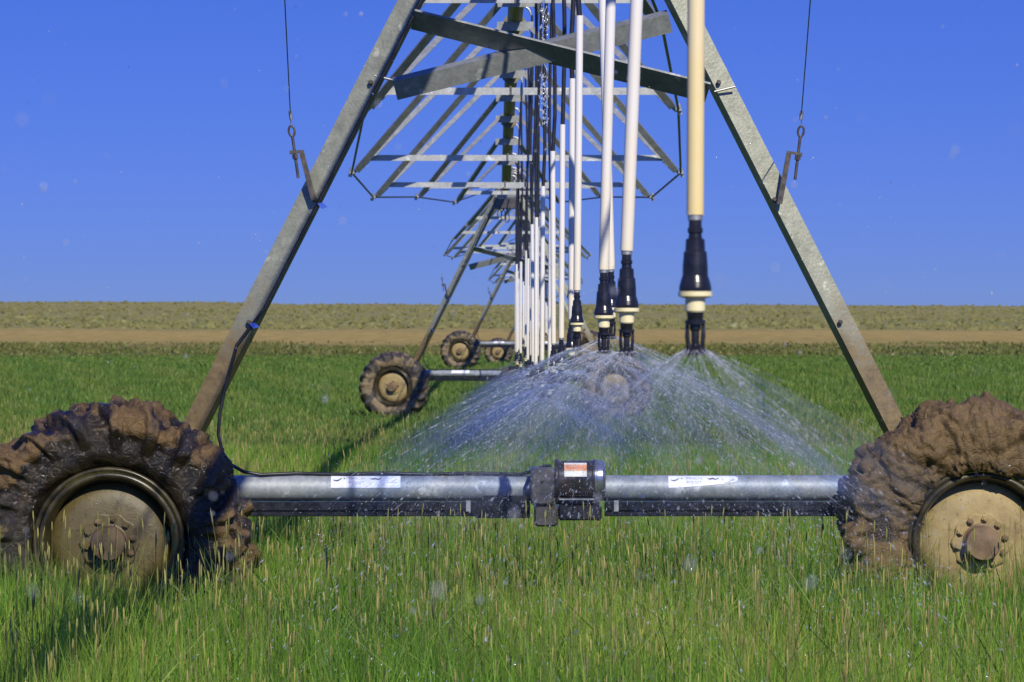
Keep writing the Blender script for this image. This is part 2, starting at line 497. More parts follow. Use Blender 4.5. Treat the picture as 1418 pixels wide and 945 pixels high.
def ground_material():
    m, nt, b = mat('field_soil_and_turf')
    t = nd(nt, 'ShaderNodeNewGeometry')
    sp = nd(nt, 'ShaderNodeSeparateXYZ'); nt.links.new(t.outputs['Position'], sp.inputs[0])
    mp = nd(nt, 'ShaderNodeMapping'); mp.inputs['Scale'].default_value = (0.022, 0.010, 0.0)
    nt.links.new(t.outputs['Position'], mp.inputs['Vector'])
    nw = noise(nt, 1.0, 5, 0.6, vec=mp.outputs[0])
    wa = nd(nt, 'ShaderNodeMath', operation='MULTIPLY_ADD'); wa.inputs[1].default_value = 110; wa.inputs[2].default_value = -55
    nt.links.new(nw.outputs['Fac'], wa.inputs[0])
    mp3 = nd(nt, 'ShaderNodeMapping'); mp3.inputs['Scale'].default_value = (0.16, 0.03, 0.0)
    nt.links.new(t.outputs['Position'], mp3.inputs['Vector'])
    nw2 = noise(nt, 1.0, 6, 0.7, vec=mp3.outputs[0])
    wb = nd(nt, 'ShaderNodeMath', operation='MULTIPLY_ADD'); wb.inputs[1].default_value = 170
    nt.links.new(nw2.outputs['Fac'], wb.inputs[0])
    wc = nd(nt, 'ShaderNodeMath', operation='ADD'); wc.inputs[1].default_value = -85
    nt.links.new(wa.outputs[0], wc.inputs[0]); nt.links.new(wc.outputs[0], wb.inputs[2])
    ad = nd(nt, 'ShaderNodeMath', operation='ADD')
    nt.links.new(sp.outputs['Y'], ad.inputs[0]); nt.links.new(wb.outputs[0], ad.inputs[1])
    mr = nd(nt, 'ShaderNodeMapRange'); mr.inputs['From Max'].default_value = 1000
    nt.links.new(ad.outputs[0], mr.inputs['Value'])
    bands = ramp(nt, [(0.0, (0.045, 0.058, 0.018)), (0.03, (0.045, 0.080, 0.018)), (0.055, (0.070, 0.140, 0.028)), (0.185, (0.080, 0.145, 0.032)),
                      (0.215, (0.100, 0.118, 0.032)), (0.260, (0.155, 0.145, 0.045)), (0.310, (0.23, 0.185, 0.060)), (0.345, (0.31, 0.235, 0.072)),
                      (0.385, (0.35, 0.255, 0.078)), (0.45, (0.37, 0.265, 0.085)), (0.52, (0.235, 0.215, 0.075)), (0.60, (0.225, 0.215, 0.090)), (1.0, (0.25, 0.22, 0.080))], mr.outputs[0])
    mp2 = nd(nt, 'ShaderNodeMapping'); mp2.inputs['Scale'].default_value = (1.0, 0.16, 0.0)
    nt.links.new(t.outputs['Position'], mp2.inputs['Vector'])
    n2 = noise(nt, 0.6, 7, 0.7, vec=mp2.outputs[0])
    var = ramp(nt, [(0.28, (0.62, 0.66, 0.60)), (0.55, (1.0, 1.0, 1.0)), (0.75, (1.30, 1.16, 1.05))], n2.outputs['Fac'])
    mm = nd(nt, 'ShaderNodeMix', data_type='RGBA', blend_type='MULTIPLY'); mm.inputs[0].default_value = 1
    nt.links.new(bands.outputs[0], mm.inputs[6]); nt.links.new(var.outputs[0], mm.inputs[7])
    nt.links.new(mm.outputs[2], b.inputs['Base Color'])
    b.inputs['Roughness'].default_value = 0.95
    b.inputs['Specular IOR Level'].default_value = 0.1
    n3 = noise(nt, 6.0, 6, 0.7, vec=t.outputs['Position'])
    bump(nt, b, n3.outputs['Fac'], 0.8, 0.06)
    return m
rows = np.concatenate([np.arange(-120, 0, 12.0), np.arange(0, 200, 4.0), np.arange(200, 600, 10.0), np.arange(600, 1900, 25.0), np.linspace(1900, 6000, 14)])
cols = np.linspace(-1, 1, 161)
gx = np.array([[c * (90 + max(r, 0) * 0.75) for c in cols] for r in rows])
gy = np.repeat(rows[:, None], len(cols), 1)
gz = ground_z(gx, gy)
nr, nc = gx.shape
idx = np.arange(nr * nc).reshape(nr, nc)
q = np.stack([idx[:-1, :-1], idx[:-1, 1:], idx[1:, 1:], idx[1:, :-1]], -1).reshape(-1, 4)
tri = np.concatenate([q[:, [0, 1, 2]], q[:, [0, 2, 3]]])
gobj = big_mesh('ground', np.stack([gx, gy, gz], -1).reshape(-1, 3), tri, ground_material(), smooth=True)
tag(gobj, 'irrigated green field running back to dry sagebrush hills', 'ground', kind='structure')

# ------------------------------------------------------------------ wheels
def fbm(p, oct=5, h=0.9, lac=2.1):
    return mnoise.fractal(Vector(p), h, lac, oct)

def tyre(name, m, parent, seed, NS, NP, mud_crown, mud_side, amp_crown, amp_side, lug_h, mud_bias, vor=9.0, ck=0.30, wob=0.0):
    """tractor tyre about the local Y axis (axis through 0,0,0): lugged tread caked with mud"""
    Rc, hh, hw = 0.475, 0.135, 0.185
    verts, mud = [], []
    nl = 20
    off = Vector((seed * 3.7, seed * 1.9, seed * 5.1))
    for i in range(NS):
        th = 2 * math.pi * i / NS
        ct, st = math.cos(th), math.sin(th)
        for j in range(NP):
            ph = R(-158) + R(316) * j / (NP - 1)        # 0 = crown
            c, s = math.cos(ph), math.sin(ph)
            e = 0.72
            rr = Rc + hh * math.copysign(abs(c) ** e, c)
            w = hw * math.copysign(abs(s) ** e, s)
            nx, nw = c, s
            crown = max(0.0, min(1.0, (c + 0.10) / 0.45))
            # chevron lugs
            side = 1 if s >= 0 else -1
            fr = (th * nl / (2 * math.pi) + (0.5 if side > 0 else 0) + abs(w) * 4.2) % 1.0
            lg = max(0.0, min(1.0, (0.21 - abs(fr - 0.5)) / 0.07)) * crown
            lg *= max(0.0, min(1.0, (abs(w) - 0.004) / 0.02 + 0.15))
            p = Vector((rr * ct, w, rr * st)) * 1.0
            q1 = fbm((p * 6.0 + off), 3)
            q2 = fbm((p * 24 + off * 2), 4)
            dist, _ = mnoise.voronoi(p * vor + off * 3 + Vector((q1, q2, q1)) * 0.5)
            crack = min(1.0, (dist[1] - dist[0]) / 0.22)
            blk = mnoise.cell(Vector(_[0]) * 1.0 + Vector((0.5, 0.5, 0.5))) * 0.5 + 0.5
            mk = mud_bias + q1 * 0.9 + (mud_crown * crown + mud_side * (1 - crown))
            mk = max(0.0, min(1.0, mk))
            amp = amp_crown * crown + amp_side * (1 - crown)
            bead = max(0.0, min(1.0, (c + 0.93) / 0.25))
            d = lug_h * lg * (1 - 0.35 * mk) + bead * amp * mk * (0.42 + 0.40 * q1 + 0.13 * q2 + ck * (1 - (1 - crack) ** 2) * (0.45 + blk)) + bead * wob * (1.0 * q1 + 0.25 * q2)
            d = max(d, -0.012)
            rr2 = rr + nx * d
            w2 = w + nw * d * 0.9
            verts.append((rr2 * ct, w2, rr2 * st))
            mud.append(mk)
    faces = []
    for i in range(NS):
        i2 = (i + 1) % NS
        for j in range(NP - 1):
            faces.append((i * NP + j, i2 * NP + j, i2 * NP + j + 1, i * NP + j + 1))
    o = add_obj(name, verts, faces, m, parent, True)
    at = o.data.attributes.new('mud', 'FLOAT', 'POINT')
    at.data.foreach_set('value', mud)
    import bmesh
    bm = bmesh.new(); bm.from_mesh(o.data)
    bmesh.ops.recalc_face_normals(bm, faces=bm.faces)
    bm.to_mesh(o.data); bm.free()
    return o

def hexbolt(mb, x, z, y, r=0.017, h=0.016):
    v, f = [], []
    a0 = rnd.random()
    for yy, k in ((y, 1.0), (y - h * 0.8, 1.0), (y - h, 0.8)):
        for i in range(6):
            a = a0 + i * math.pi / 3
            v.append((x + r * k * math.cos(a), yy, z + r * k * math.sin(a)))
    for lv in range(2):
        for i in range(6):
            i2 = (i + 1) % 6
            f.append((lv * 6 + i, lv * 6 + i2, lv * 6 + 6 + i2, lv * 6 + 6 + i))
    f.append(tuple(range(12, 18)))
    mb.add(v, f)
    mb.lathe([(0.001, y - h - 0.008), (0.0075, y - h - 0.008), (0.0075, y - h * 0.5)], 8, 'Y', (x, 0, z))

def wheel(tower, lx, ly, lz, style, seed, detail):
    """wheel = pressed steel disc; children: tyre, rim ring, hub plate, hub cap, bolts. outer face towards -Y"""
    discm = {'wet': M['rim_wet'], 'mud': M['rim_tan'], 'dry': M['rim_tan']}[style]
    seg = 72 if detail else 40
    d = MB()
    # disc: dished pressed plate
    d.lathe([(0.10, -0.100), (0.19, -0.098), (0.235, -0.088), (0.278, -0.060), (0.290, -0.035), (0.290, 0.05), (0.10, 0.05)], seg, 'Y', sharp=False)
    w = d.build('wheel', discm, tower, (lx, ly, lz))
    r = MB()
    r.lathe([(0.286, 0.12), (0.286, -0.062), (0.292, -0.090), (0.302, -0.128), (0.306, -0.150), (0.318, -0.158), (0.332, -0.154),
             (0.337, -0.143), (0.330, -0.132), (0.322, -0.130), (0.316, -0.10), (0.316, 0.12)], seg, 'Y', sharp=False, cap=False)
    r.lathe([(0.338, -0.150), (0.348, -0.160), (0.358, -0.156), (0.362, -0.140), (0.352, -0.12)], seg, 'Y', sharp=False, cap=False)
    r.build('rim_ring', M['rim_ring'], w)
    if style == 'wet':
        tyre('tyre', M['tyre_wet'], w, seed, 480, 96, 0.42, -0.48, 0.055, 0.026, 0.056, 0.06, 8.5, 0.34, 0.016)
    elif style == 'mud':
        tyre('tyre', M['tyre_mud'], w, seed, 480, 96, 0.50, 0.36, 0.088, 0.056, 0.022, 0.42, 6.5, 0.34, 0.006)
    else:
        tyre('tyre', M['tyre_dry'], w, seed, 160 if detail else 120, 34, 0.05, 0.25, 0.02, 0.012, 0.045, 0.25)
    # hub plate with scalloped edge
    hp = MB()
    v, f = [], []
    n = 60
    for y, k in ((-0.098, 1.0), (-0.112, 1.0), (-0.116, 0.95)):
        for i in range(n):
            a = 2 * math.pi * i / n
            rr = (0.138 + 0.006 * math.cos(10 * a)) * k
            v.append((rr * math.cos(a), y, rr * math.sin(a)))
    for lv in range(2):
        for i in range(n):
            i2 = (i + 1) % n
            f.append((lv * n + i, lv * n + i2, lv * n + n + i2, lv * n + n + i))
    f.append(tuple(range(2 * n, 3 * n)))
    hp.add(v, f)
    hp.build('hub_plate', discm, w)
    hc = MB()
    hc.lathe([(0.092, -0.110), (0.090, -0.128), (0.083, -0.132), (0.083, -0.185), (0.078, -0.192), (0.02, -0.194), (0.001, -0.194)], 40 if detail else 20, 'Y')
    hc.build('hub_cap', M['hub_cap_wet' if style == 'wet' else 'hub_cap'], w)
    for i in range(10):
        a = 2 * math.pi * (i + 0.3) / 10
        if not detail and i % 2: continue
        b = MB()
        hexbolt(b, 0.113 * math.cos(a), 0.113 * math.sin(a), -0.114)
        b.build('bolt', discm if i % 3 else M['hub_cap'], w)
    # inner gearbox and axle stub on the beam side
    g = MB()
    g.lathe([(0.09, 0.02), (0.10, 0.06), (0.10, 0.14), (0.07, 0.20), (0.02, 0.205)], 20, 'Y')
    g.box((-0.10, 0.10, 0.02), (0.10, 0.25, 0.21), 0.02)
    g.build('wheel_gearbox', M['iron'], w)
    return w

# ------------------------------------------------------------------ drive tower
LEG_Y, WHEEL_Y, AXLE = 0.15, -0.12, 0.6035
def text_mesh(txt, size):
    cu = bpy.data.curves.new('lettering', 'FONT')
    cu.body = txt; cu.size = size; cu.resolution_u = 3
    ob = bpy.data.objects.new('lettering', cu)
    col.objects.link(ob)
    dg = bpy.context.evaluated_depsgraph_get()
    me = bpy.data.meshes.new_from_object(ob.evaluated_get(dg))
    bpy.data.objects.remove(ob)
    bpy.data.curves.remove(cu)
    v = [tuple(p.co) for p in me.vertices]
    f = [tuple(p.vertices) for p in me.polygons]
    bpy.data.meshes.remove(me)
    return v, f

def wrap(v, cx, cy, cz, rad, top_ang):
    """(u along x, arc length down from the top edge) -> on a tube along X, facing -Y"""
    out = []
    for (u, s, *_) in v:
        a = top_ang - s / rad
        out.append((cx + u, cy - rad * math.cos(a), cz + rad * math.sin(a)))
    return out

def pinch_label(tower, x0, tilt, torn):
    rad, cz = 0.0625, 0.8465
    L, H = 0.336, 0.072
    top = R(68)
    nx, nv = 24, 6
    g, f = [], []
    for i in range(nx + 1):
        u = i / nx
        h = H * (1 - torn * max(0, (u - 0.15)) * 0.42)
        e = 0.0
        if torn and u > 0.94: e = (u - 0.94) / 0.06 * 0.012
        for j in range(nv + 1):
            g.append((u * L, e + (h - 2 * e) * j / nv))
    for i in range(nx):
        for j in range(nv):
            a = i * (nv + 1) + j
            f.append((a, a + 1, a + nv + 2, a + nv + 1))
    o = add_obj('warning_label', wrap(g, x0, LEG_Y, cz, rad + 0.0018, top), f, M['sticker'], tower, True)
    o['label'] = 'weathered white pinch point warning sticker'
    # lettering and the worn hand pictograms
    for txt, s0, sz in (('PINCH', 0.030, 0.0245), ('POINT', 0.056, 0.0245)):
        v, ff = text_mesh(txt, sz)
        MB().add(wrap([(0.086 + x * 1.06, s0 - y) for x, y, z in v], x0, LEG_Y, cz, rad + 0.0030, top), ff).build('lettering', M['fadedink'], o)
    mb, ink = M['fadedink'], M['ink']
    def poly(pts, m):
        MB().add(wrap(pts, x0, LEG_Y, cz, rad + 0.0030, top), [tuple(range(len(pts)))]).build('pictogram', m, o)
    poly([(0.012, 0.030), (0.026, 0.034), (0.040, 0.028), (0.052, 0.018), (0.054, 0.021), (0.044, 0.034), (0.030, 0.041), (0.016, 0.038)], ink)
    poly([(0.060, 0.020), (0.066, 0.018), (0.070, 0.028), (0.064, 0.026)], ink)
    poly([(0.185, 0.022), (0.200, 0.024), (0.214, 0.018), (0.230, 0.026), (0.246, 0.016), (0.243, 0.024), (0.230, 0.032), (0.214, 0.028), (0.200, 0.031)], ink)
    poly([(0.290, 0.042), (0.318, 0.026), (0.321, 0.028), (0.293, 0.045)], mb)
    poly([(0.272, 0.046), (0.318, 0.046), (0.318, 0.049), (0.272, 0.049)], mb)
    return o

def build_tower(name, near, styles, seeds):
    T = empty(name)
    ZB = 0.8465
    # base beam (tube along X) with end plates
    b = MB()
    b.tube([(-1.93, LEG_Y, ZB), (1.93, LEG_Y, ZB)], 0.0625, 28 if near else 16)
    for sx in (-1, 1):
        b.box((sx * 1.72 - 0.05, LEG_Y - 0.075, ZB - 0.075), (sx * 1.72 + 0.05, LEG_Y + 0.075, ZB + 0.078), 0.006)
    b.build('base_beam', M['beam'], T)
    # drive shaft guard under the beam
    s = MB()
    for x0, x1 in ((-1.86, -0.30), (0.29, 1.86)):
        s.box((x0, LEG_Y - 0.062, 0.738), (x1, LEG_Y + 0.03, 0.7815), 0.006)
        s.box((x0, LEG_Y - 0.054, 0.712), (x1, LEG_Y + 0.02, 0.7355), 0.004)
    s.build('drive_shaft_guard', M['black'], T)
    for x in (-0.37, 0.345):
        c = MB(); c.box((x - 0.012, LEG_Y - 0.070, 0.735), (x + 0.012, LEG_Y - 0.0635, 0.79), 0.002)
        c.build('guard_clip', M['bolt'], T)
    # centre drive: gearbox and motor
    g = MB()
    g.box((-0.070, LEG_Y - 0.19, 0.772), (0.044, LEG_Y + 0.06, 0.951), 0.013)
    g.box((-0.052, LEG_Y - 0.17, 0.668), (0.062, LEG_Y + 0.05, 0.7705), 0.012)
    gb = g.build('gearbox', M['gear'], T)
    bb = MB(); hexbolt(bb, -0.012, 0.892, LEG_Y - 0.190, 0.010, 0.006); bb.build('bolt', M['iron'], gb)
    g = MB()
    g.box((0.064, LEG_Y - 0.16, 0.697), (0.272, LEG_Y + 0.05, 0.770), 0.010)
    g.box((0.050, LEG_Y - 0.13, 0.772), (0.262, LEG_Y + 0.04, 0.806), 0.006)
    g.build('gear_case', M['black'], T)
    g = MB()
    v = [(-0.352, 0.735), (-0.352, 0.760), (-0.292, 0.814), (-0.072, 0.814), (-0.072, 0.706), (-0.33, 0.706)]
    n = len(v); vs = [(x, LEG_Y - 0.11, z) for x, z in v] + [(x, LEG_Y + 0.03, z) for x, z in v]
    g.add(vs, [tuple(range(n)), tuple(range(2 * n - 1, n - 1, -1))] + [(i, n + i, n + (i + 1) % n, (i + 1) % n) for i in range(n)])
    g.build('coupler_cover', M['black'], T)
    my, mz = LEG_Y - 0.085, 0.893
    g = MB()
    g.lathe([(0.001, 0.046), (0.094, 0.046), (0.097, 0.052), (0.097, 0.062), (0.090, 0.068), (0.090, 0.226), (0.095, 0.230), (0.095, 0.238), (0.001, 0.240)], 40, 'X', (0, my, mz))
    mo = g.build('motor', M['motor'], T)
    g = MB()
    g.lathe([(0.098, 0.2385), (0.098, 0.250), (0.092, 0.252), (0.090, 0.276), (0.078, 0.290), (0.030, 0.296), (0.001, 0.296)], 40, 'X', (0, my, mz))
    g.build('end_cap', M['steel'], mo)
    g = MB()
    g.box((0.066, my - 0.086, 0.796), (0.236, my - 0.060, 0.803), 0.001)
    g.build('mounting_rail', M['bolt'], mo)
    if near:
        # motor label, bent round the housing
        rad, top = 0.0918, R(86)
        def patch(x0, x1, s0, s1, rr, m, nm, par):
            gg, ff = [], []
            for j in range(9):
                s = s0 + (s1 - s0) * j / 8
                a = top - s / rr
                for x in (x0, x1):
                    gg.append((x, my - rr * math.cos(a), mz + rr * math.sin(a)))
            for j in range(8):
                ff.append((2 * j, 2 * j + 1, 2 * j + 3, 2 * j + 2))
            return add_obj(nm, gg, ff, m, par, True)
        wl_ = patch(0.092, 0.200, 0.040, 0.122, rad, M['paper'], 'motor_label', T)
        wl_['label'] = 'orange and cream warning sticker on motor'
        patch(0.092, 0.200, 0.056, 0.094, rad + 0.0012, M['orange'], 'label_band', wl_)
        v, ff = text_mesh('WARNING', 0.024)
        pts = []
        for x, y, z in v:
            a = top - (0.088 - y) / (rad + 0.0024)
            pts.append((0.098 + x * 0.84, my - (rad + 0.0024) * math.cos(a), mz + (rad + 0.0024) * math.sin(a)))
        add_obj('lettering', pts, ff, M['redink'], wl_)
        pinch_label(T, (457 - 678) / 288 - 0.267, 0, 0)
        pinch_label(T, (927 - 678) / 288 - 0.267, 0, 1)
    else:
        for x0 in (-1.05, 0.6):
            g, f = [], []
            for i in range(5):
                a = R(65) - R(60) * i / 4
                for u in (0, 0.336):
                    g.append((x0 + u, LEG_Y - 0.0645 * math.cos(a), ZB + 0.0645 * math.sin(a)))
            for i in range(4): f.append((2 * i, 2 * i + 1, 2 * i + 3, 2 * i + 2))
            add_obj('warning_label', g, f, M['sticker'], T, True)
    # legs: big angles, heel to the inside, front flange towards the camera side
    for sx in (-1, 1):
        p0 = Vector((sx * 1.885, LEG_Y - 0.03, 0.80)); p1 = Vector((sx * 0.160, LEG_Y - 0.03, 4.20))
        ax = (p1 - p0).normalized()
        out = Vector((sx, 0, 0)); out = (out - ax * out.dot(ax)).normalized()
        back = Vector((0, 1, 0))
        ang = R(14)
        d1 = out * math.cos(ang) + back * math.sin(ang)
        d2 = -out * math.sin(ang) + back * math.cos(ang)
        heel0, heel1 = p0 - out * 0.047, p1 - out * 0.047
        t = 0.008
        prof = [(0, 0), (0.096, 0), (0.096, t), (t, t), (t, 0.09), (0, 0.09)]
        v = [h + d1 * x + d2 * y for h in (heel0, heel1) for x, y in prof]
        f = [(i, (i + 1) % 6, 6 + (i + 1) % 6, 6 + i) for i in range(6)] + [(0, 3, 2, 1), (0, 5, 4, 3), (6, 7, 8, 9), (6, 9, 10, 11)]
        m_ = MB().add(v, f)
        lo = m_.build('leg', M['leg'], T)
        def on_leg(z, o=0.0, y=0.0):
            k = (z - p0.z) / (p1.z - p0.z)
            return p0 + (p1 - p0) * k + out * o + Vector((0, y, 0))
        # bolts down the leg
        for z, o in ((3.92, -0.03), (2.82, -0.02), (2.26, -0.035), (1.66, -0.02)):
            bb = MB(); p = on_leg(z, o); hexbolt(bb, p.x, p.z, p.y - 0.005, 0.013, 0.012)
            bb.build('bolt', M['iron'], lo)
        # stay bracket, eyebolt and cable
        def px(a, b):
            return Vector(((a - 678) / 288 - 0.267, LEG_Y - 0.07, 1.6 - (b - 461) / 288))
        if sx < 0:
            q0, q1, q2 = px(430, 277), px(413, 211), px(400, 213)
            e0, e1, e2, ct = px(412, 246), px(403, 182), px(401, 156), Vector((-0.65, 10.9, 3.70))
        else:
            q0, q1, q2 = px(1085, 282), px(1098, 212), px(1113, 216)
            e0, e1, e2, ct = px(1103, 248), px(1111, 182), px(1112, 156), Vector((1.02, 10.9, 3.70))
        ct = ct - Vector((0.267, 18.05, 0))
        br = MB()
        wv = Vector((0, 0.02, 0))
        pts = [q0, q1, q2]
        v = []
        for p, nrm_ in zip(pts, (Vector((-sx * 0.026, 0, 0)), Vector((-sx * 0.022, 0, 0.014)), Vector((0, 0, 0.018)))):
            v += [p - wv * 0.5, p + wv * 0.5, p + wv * 0.5 + nrm_, p - wv * 0.5 + nrm_]
        f = []
        for k in range(2):
            for i in range(4):
                f.append((k * 4 + i, k * 4 + (i + 1) % 4, k * 4 + 4 + (i + 1) % 4, k * 4 + 4 + i))
        f += [(3, 2, 1, 0), (8, 9, 10, 11)]
        br.add(v, f)
        tp = q1 + (q2 - q1) * 0.45
        bo = br.build('stay_bracket', M['iron'], T)
        eb = MB()
        ed = (e1 - e0).normalized()
        eb.tube([e0, e1 - ed * 0.02], 0.0072, 8)
        ring = [e1 + (ed * math.cos(a) + Vector((ed.z, 0, -ed.x)) * math.sin(a) * 0.55) * 0.026 + ed * 0.004 for a in np.linspace(0, 2 * math.pi, 13)]
        eb.tube(ring, 0.006, 6, cap=False)
        nutc = e0 + ed * ((q1.z - e0.z) / ed.z - 0.018)
        eb.tube([nutc - ed * 0.012, nutc + ed * 0.012], 0.016, 6, smooth=False)
        eb.build('eyebolt', M['iron'], bo)
        cb = MB()
        cb.tube([e1 + ed * 0.025, e2, ct] if near else [e1 + ed * 0.025, e2], 0.0030, 6)
        cb.tube([e2 - ed * 0.03, e2 + ed * 0.012], 0.0085, 8)
        cb.build('stay_cable', M['wire'], T)
        if sx < 0:
            for (a, b_) in ((446, 284), (351, 451)):
                p = px(a, b_)
                cl = MB()
                cl.add([p + Vector((-0.028, 0.02, 0.010)), p + Vector((0.0, 0.02, 0.014)), p + Vector((0.022, 0.02, -0.006)), p + Vector((-0.006, 0.02, -0.016)),
                        p + Vector((-0.028, 0.032, 0.010)), p + Vector((0.0, 0.032, 0.014)), p + Vector((0.022, 0.032, -0.006)), p + Vector((-0.006, 0.032, -0.016))],
                       [(0, 1, 2, 3), (7, 6, 5, 4), (0, 4, 5, 1), (1, 5, 6, 2), (2, 6, 7, 3), (3, 7, 4, 0)])
                c_ = cl.build('cable_clip', M['blue'], T)
            # power cable: down the inside of the leg, a slack loop, then along the beam to the motor
            pts = [on_leg(z, -0.058, 0.0) for z in (4.05, 3.6, 3.1, 2.6, 2.1, 1.75)]
            way = [(326, 478), (318, 506), (309, 540), (302, 575), (300, 603), (306, 628), (318, 645), (336, 655), (360, 659)]
            pts += [Vector((px(a, b_).x, LEG_Y - 0.035, px(a, b_).z)) for a, b_ in way]
            pts += [Vector((x, LEG_Y - 0.02 + 0.006 * math.sin(x * 9), 0.9165 + 0.003 * math.sin(x * 14))) for x in np.linspace(-1.20, -0.12, 14)]
            pts += [Vector((-0.06, LEG_Y - 0.05, 0.93)), Vector((0.0, LEG_Y - 0.06, 0.955)), Vector((0.03, LEG_Y - 0.07, 0.955))]
            MB().tube(pts, 0.0085, 8).build('power_cable', M['hose'], T)
    # crossed braces between the legs
    # front brace: face leaning forward at the top, so it looks down and out
    k0, k1 = Vector((-0.63, LEG_Y - 0.065, 3.155)), Vector((0.80, LEG_Y - 0.065, 2.80))
    MB().angle(k0, k1, Vector((0, 0.80, -0.60)), 0.140, 0.012, 0.006).build('cross_brace', M['brace'], T)
    k0, k1 = Vector((-0.735, LEG_Y - 0.01, 2.815), ), Vector((0.60, LEG_Y - 0.01, 3.145))
    mb = MB()
    mb.angle(k0, k1, Vector((0, 0.34, -0.94)), 0.095, 0.001 + 0.075, 0.006)
    mb.build('cross_brace', M['brace'], T)
    for p, qd in ((Vector((-0.735, LEG_Y - 0.02, 2.82)), -1), (Vector((0.83, LEG_Y - 0.05, 2.765)), 1)):
        MB().tube([p + Vector((qd * 0.09, 0, 0.025)), p + Vector((-qd * 0.01, -0.008, 0.0))], 0.006, 8).build('brace_bolt', M['bolt'], T)
    # saddle under the pipe
    sd_ = MB()
    sd_.box((-0.24, LEG_Y - 0.06, 4.04), (0.24, LEG_Y + 0.09, 4.10), 0.008)
    sd_.box((-0.17, LEG_Y - 0.05, 4.1005), (-0.10, LEG_Y + 0.08, 4.27), 0.008)
    sd_.box((0.10, LEG_Y - 0.05, 4.1005), (0.17, LEG_Y + 0.08, 4.27), 0.008)
    sd_.build('pipe_saddle', M['truss'], T)
    # tower control box with its loops of cable
    cbx = MB(); cbx.box((-0.20, LEG_Y - 0.34, 3.83), (0.22, LEG_Y - 0.12, 4.02), 0.015)
    cb = cbx.build('control_box', M['gear'], T)
    lp = MB()
    for k in range(3):
        x0 = -0.10 + 0.07 * k
        lp.tube([(x0 + 0.12 * math.sin(a) * 0.35, LEG_Y - 0.24, 3.84 - 0.16 * math.sin(a / 2) * (1 + 0.3 * k)) for a in np.linspace(0, 2 * math.pi, 13)], 0.009, 6)
    lp.build('cable_loop', M['hose'], cb)
    for sx, st, sd2 in zip((-1, 1), styles, seeds):
        wheel(T, sx * 2.07, WHEEL_Y, AXLE, st, sd2, near)
    return T

T1 = build_tower('irrigation_tower', True, ('wet', 'mud'), (3, 8))
T1.location = (0.267, 18.05, 0)
tag(T1, 'nearest wheeled A-frame drive tower with mud caked tyres and galvanized base beam', 'irrigation tower', 'drive towers carrying the pipeline')
T2 = build_tower('irrigation_tower', False, ('dry', 'dry'), (5, 6))
TPOS = [(0.267, 18.05), (0.30, 68.05), (1.14, 118.05), (2.45, 168.05)]
def gz1(x, y): return float(ground_z(x, y))
YAW = R(-14)
T2.location = (TPOS[1][0], TPOS[1][1], gz1(*TPOS[1]) + 0.01); T2.rotation_euler.z = YAW
tag(T2, 'second wheeled drive tower from the camera with pale muddy rims', 'irrigation tower', 'drive towers carrying the pipeline')
T3 = copy_tree(T2); T3.location = (*TPOS[2], gz1(*TPOS[2])); T3.rotation_euler.z = R(-12)
T3['label'] = 'third wheeled drive tower from the camera in front of tan stubble'
T4 = copy_tree(T2); T4.location = (*TPOS[3], gz1(*TPOS[3])); T4.rotation_euler.z = R(-12)
T4['label'] = 'farthest drive tower, its wheel small beside the sprinkler drops'

# ------------------------------------------------------------------ pipeline spans with their trusses
PIPE_Z = 4.25
ENDS = [(-0.42, -31.95, PIPE_Z)] + [(x, y, PIPE_Z + gz1(x, y)) for x, y in TPOS]
ARCH = 0.85
def pipe_at(k, D):
    a, b = ENDS[k], ENDS[k + 1]
    u = (D - a[1]) / (b[1] - a[1])
    return Vector((a[0] + (b[0] - a[0]) * u, D, a[2] + (b[2] - a[2]) * u + ARCH * 4 * u * (1 - u)))

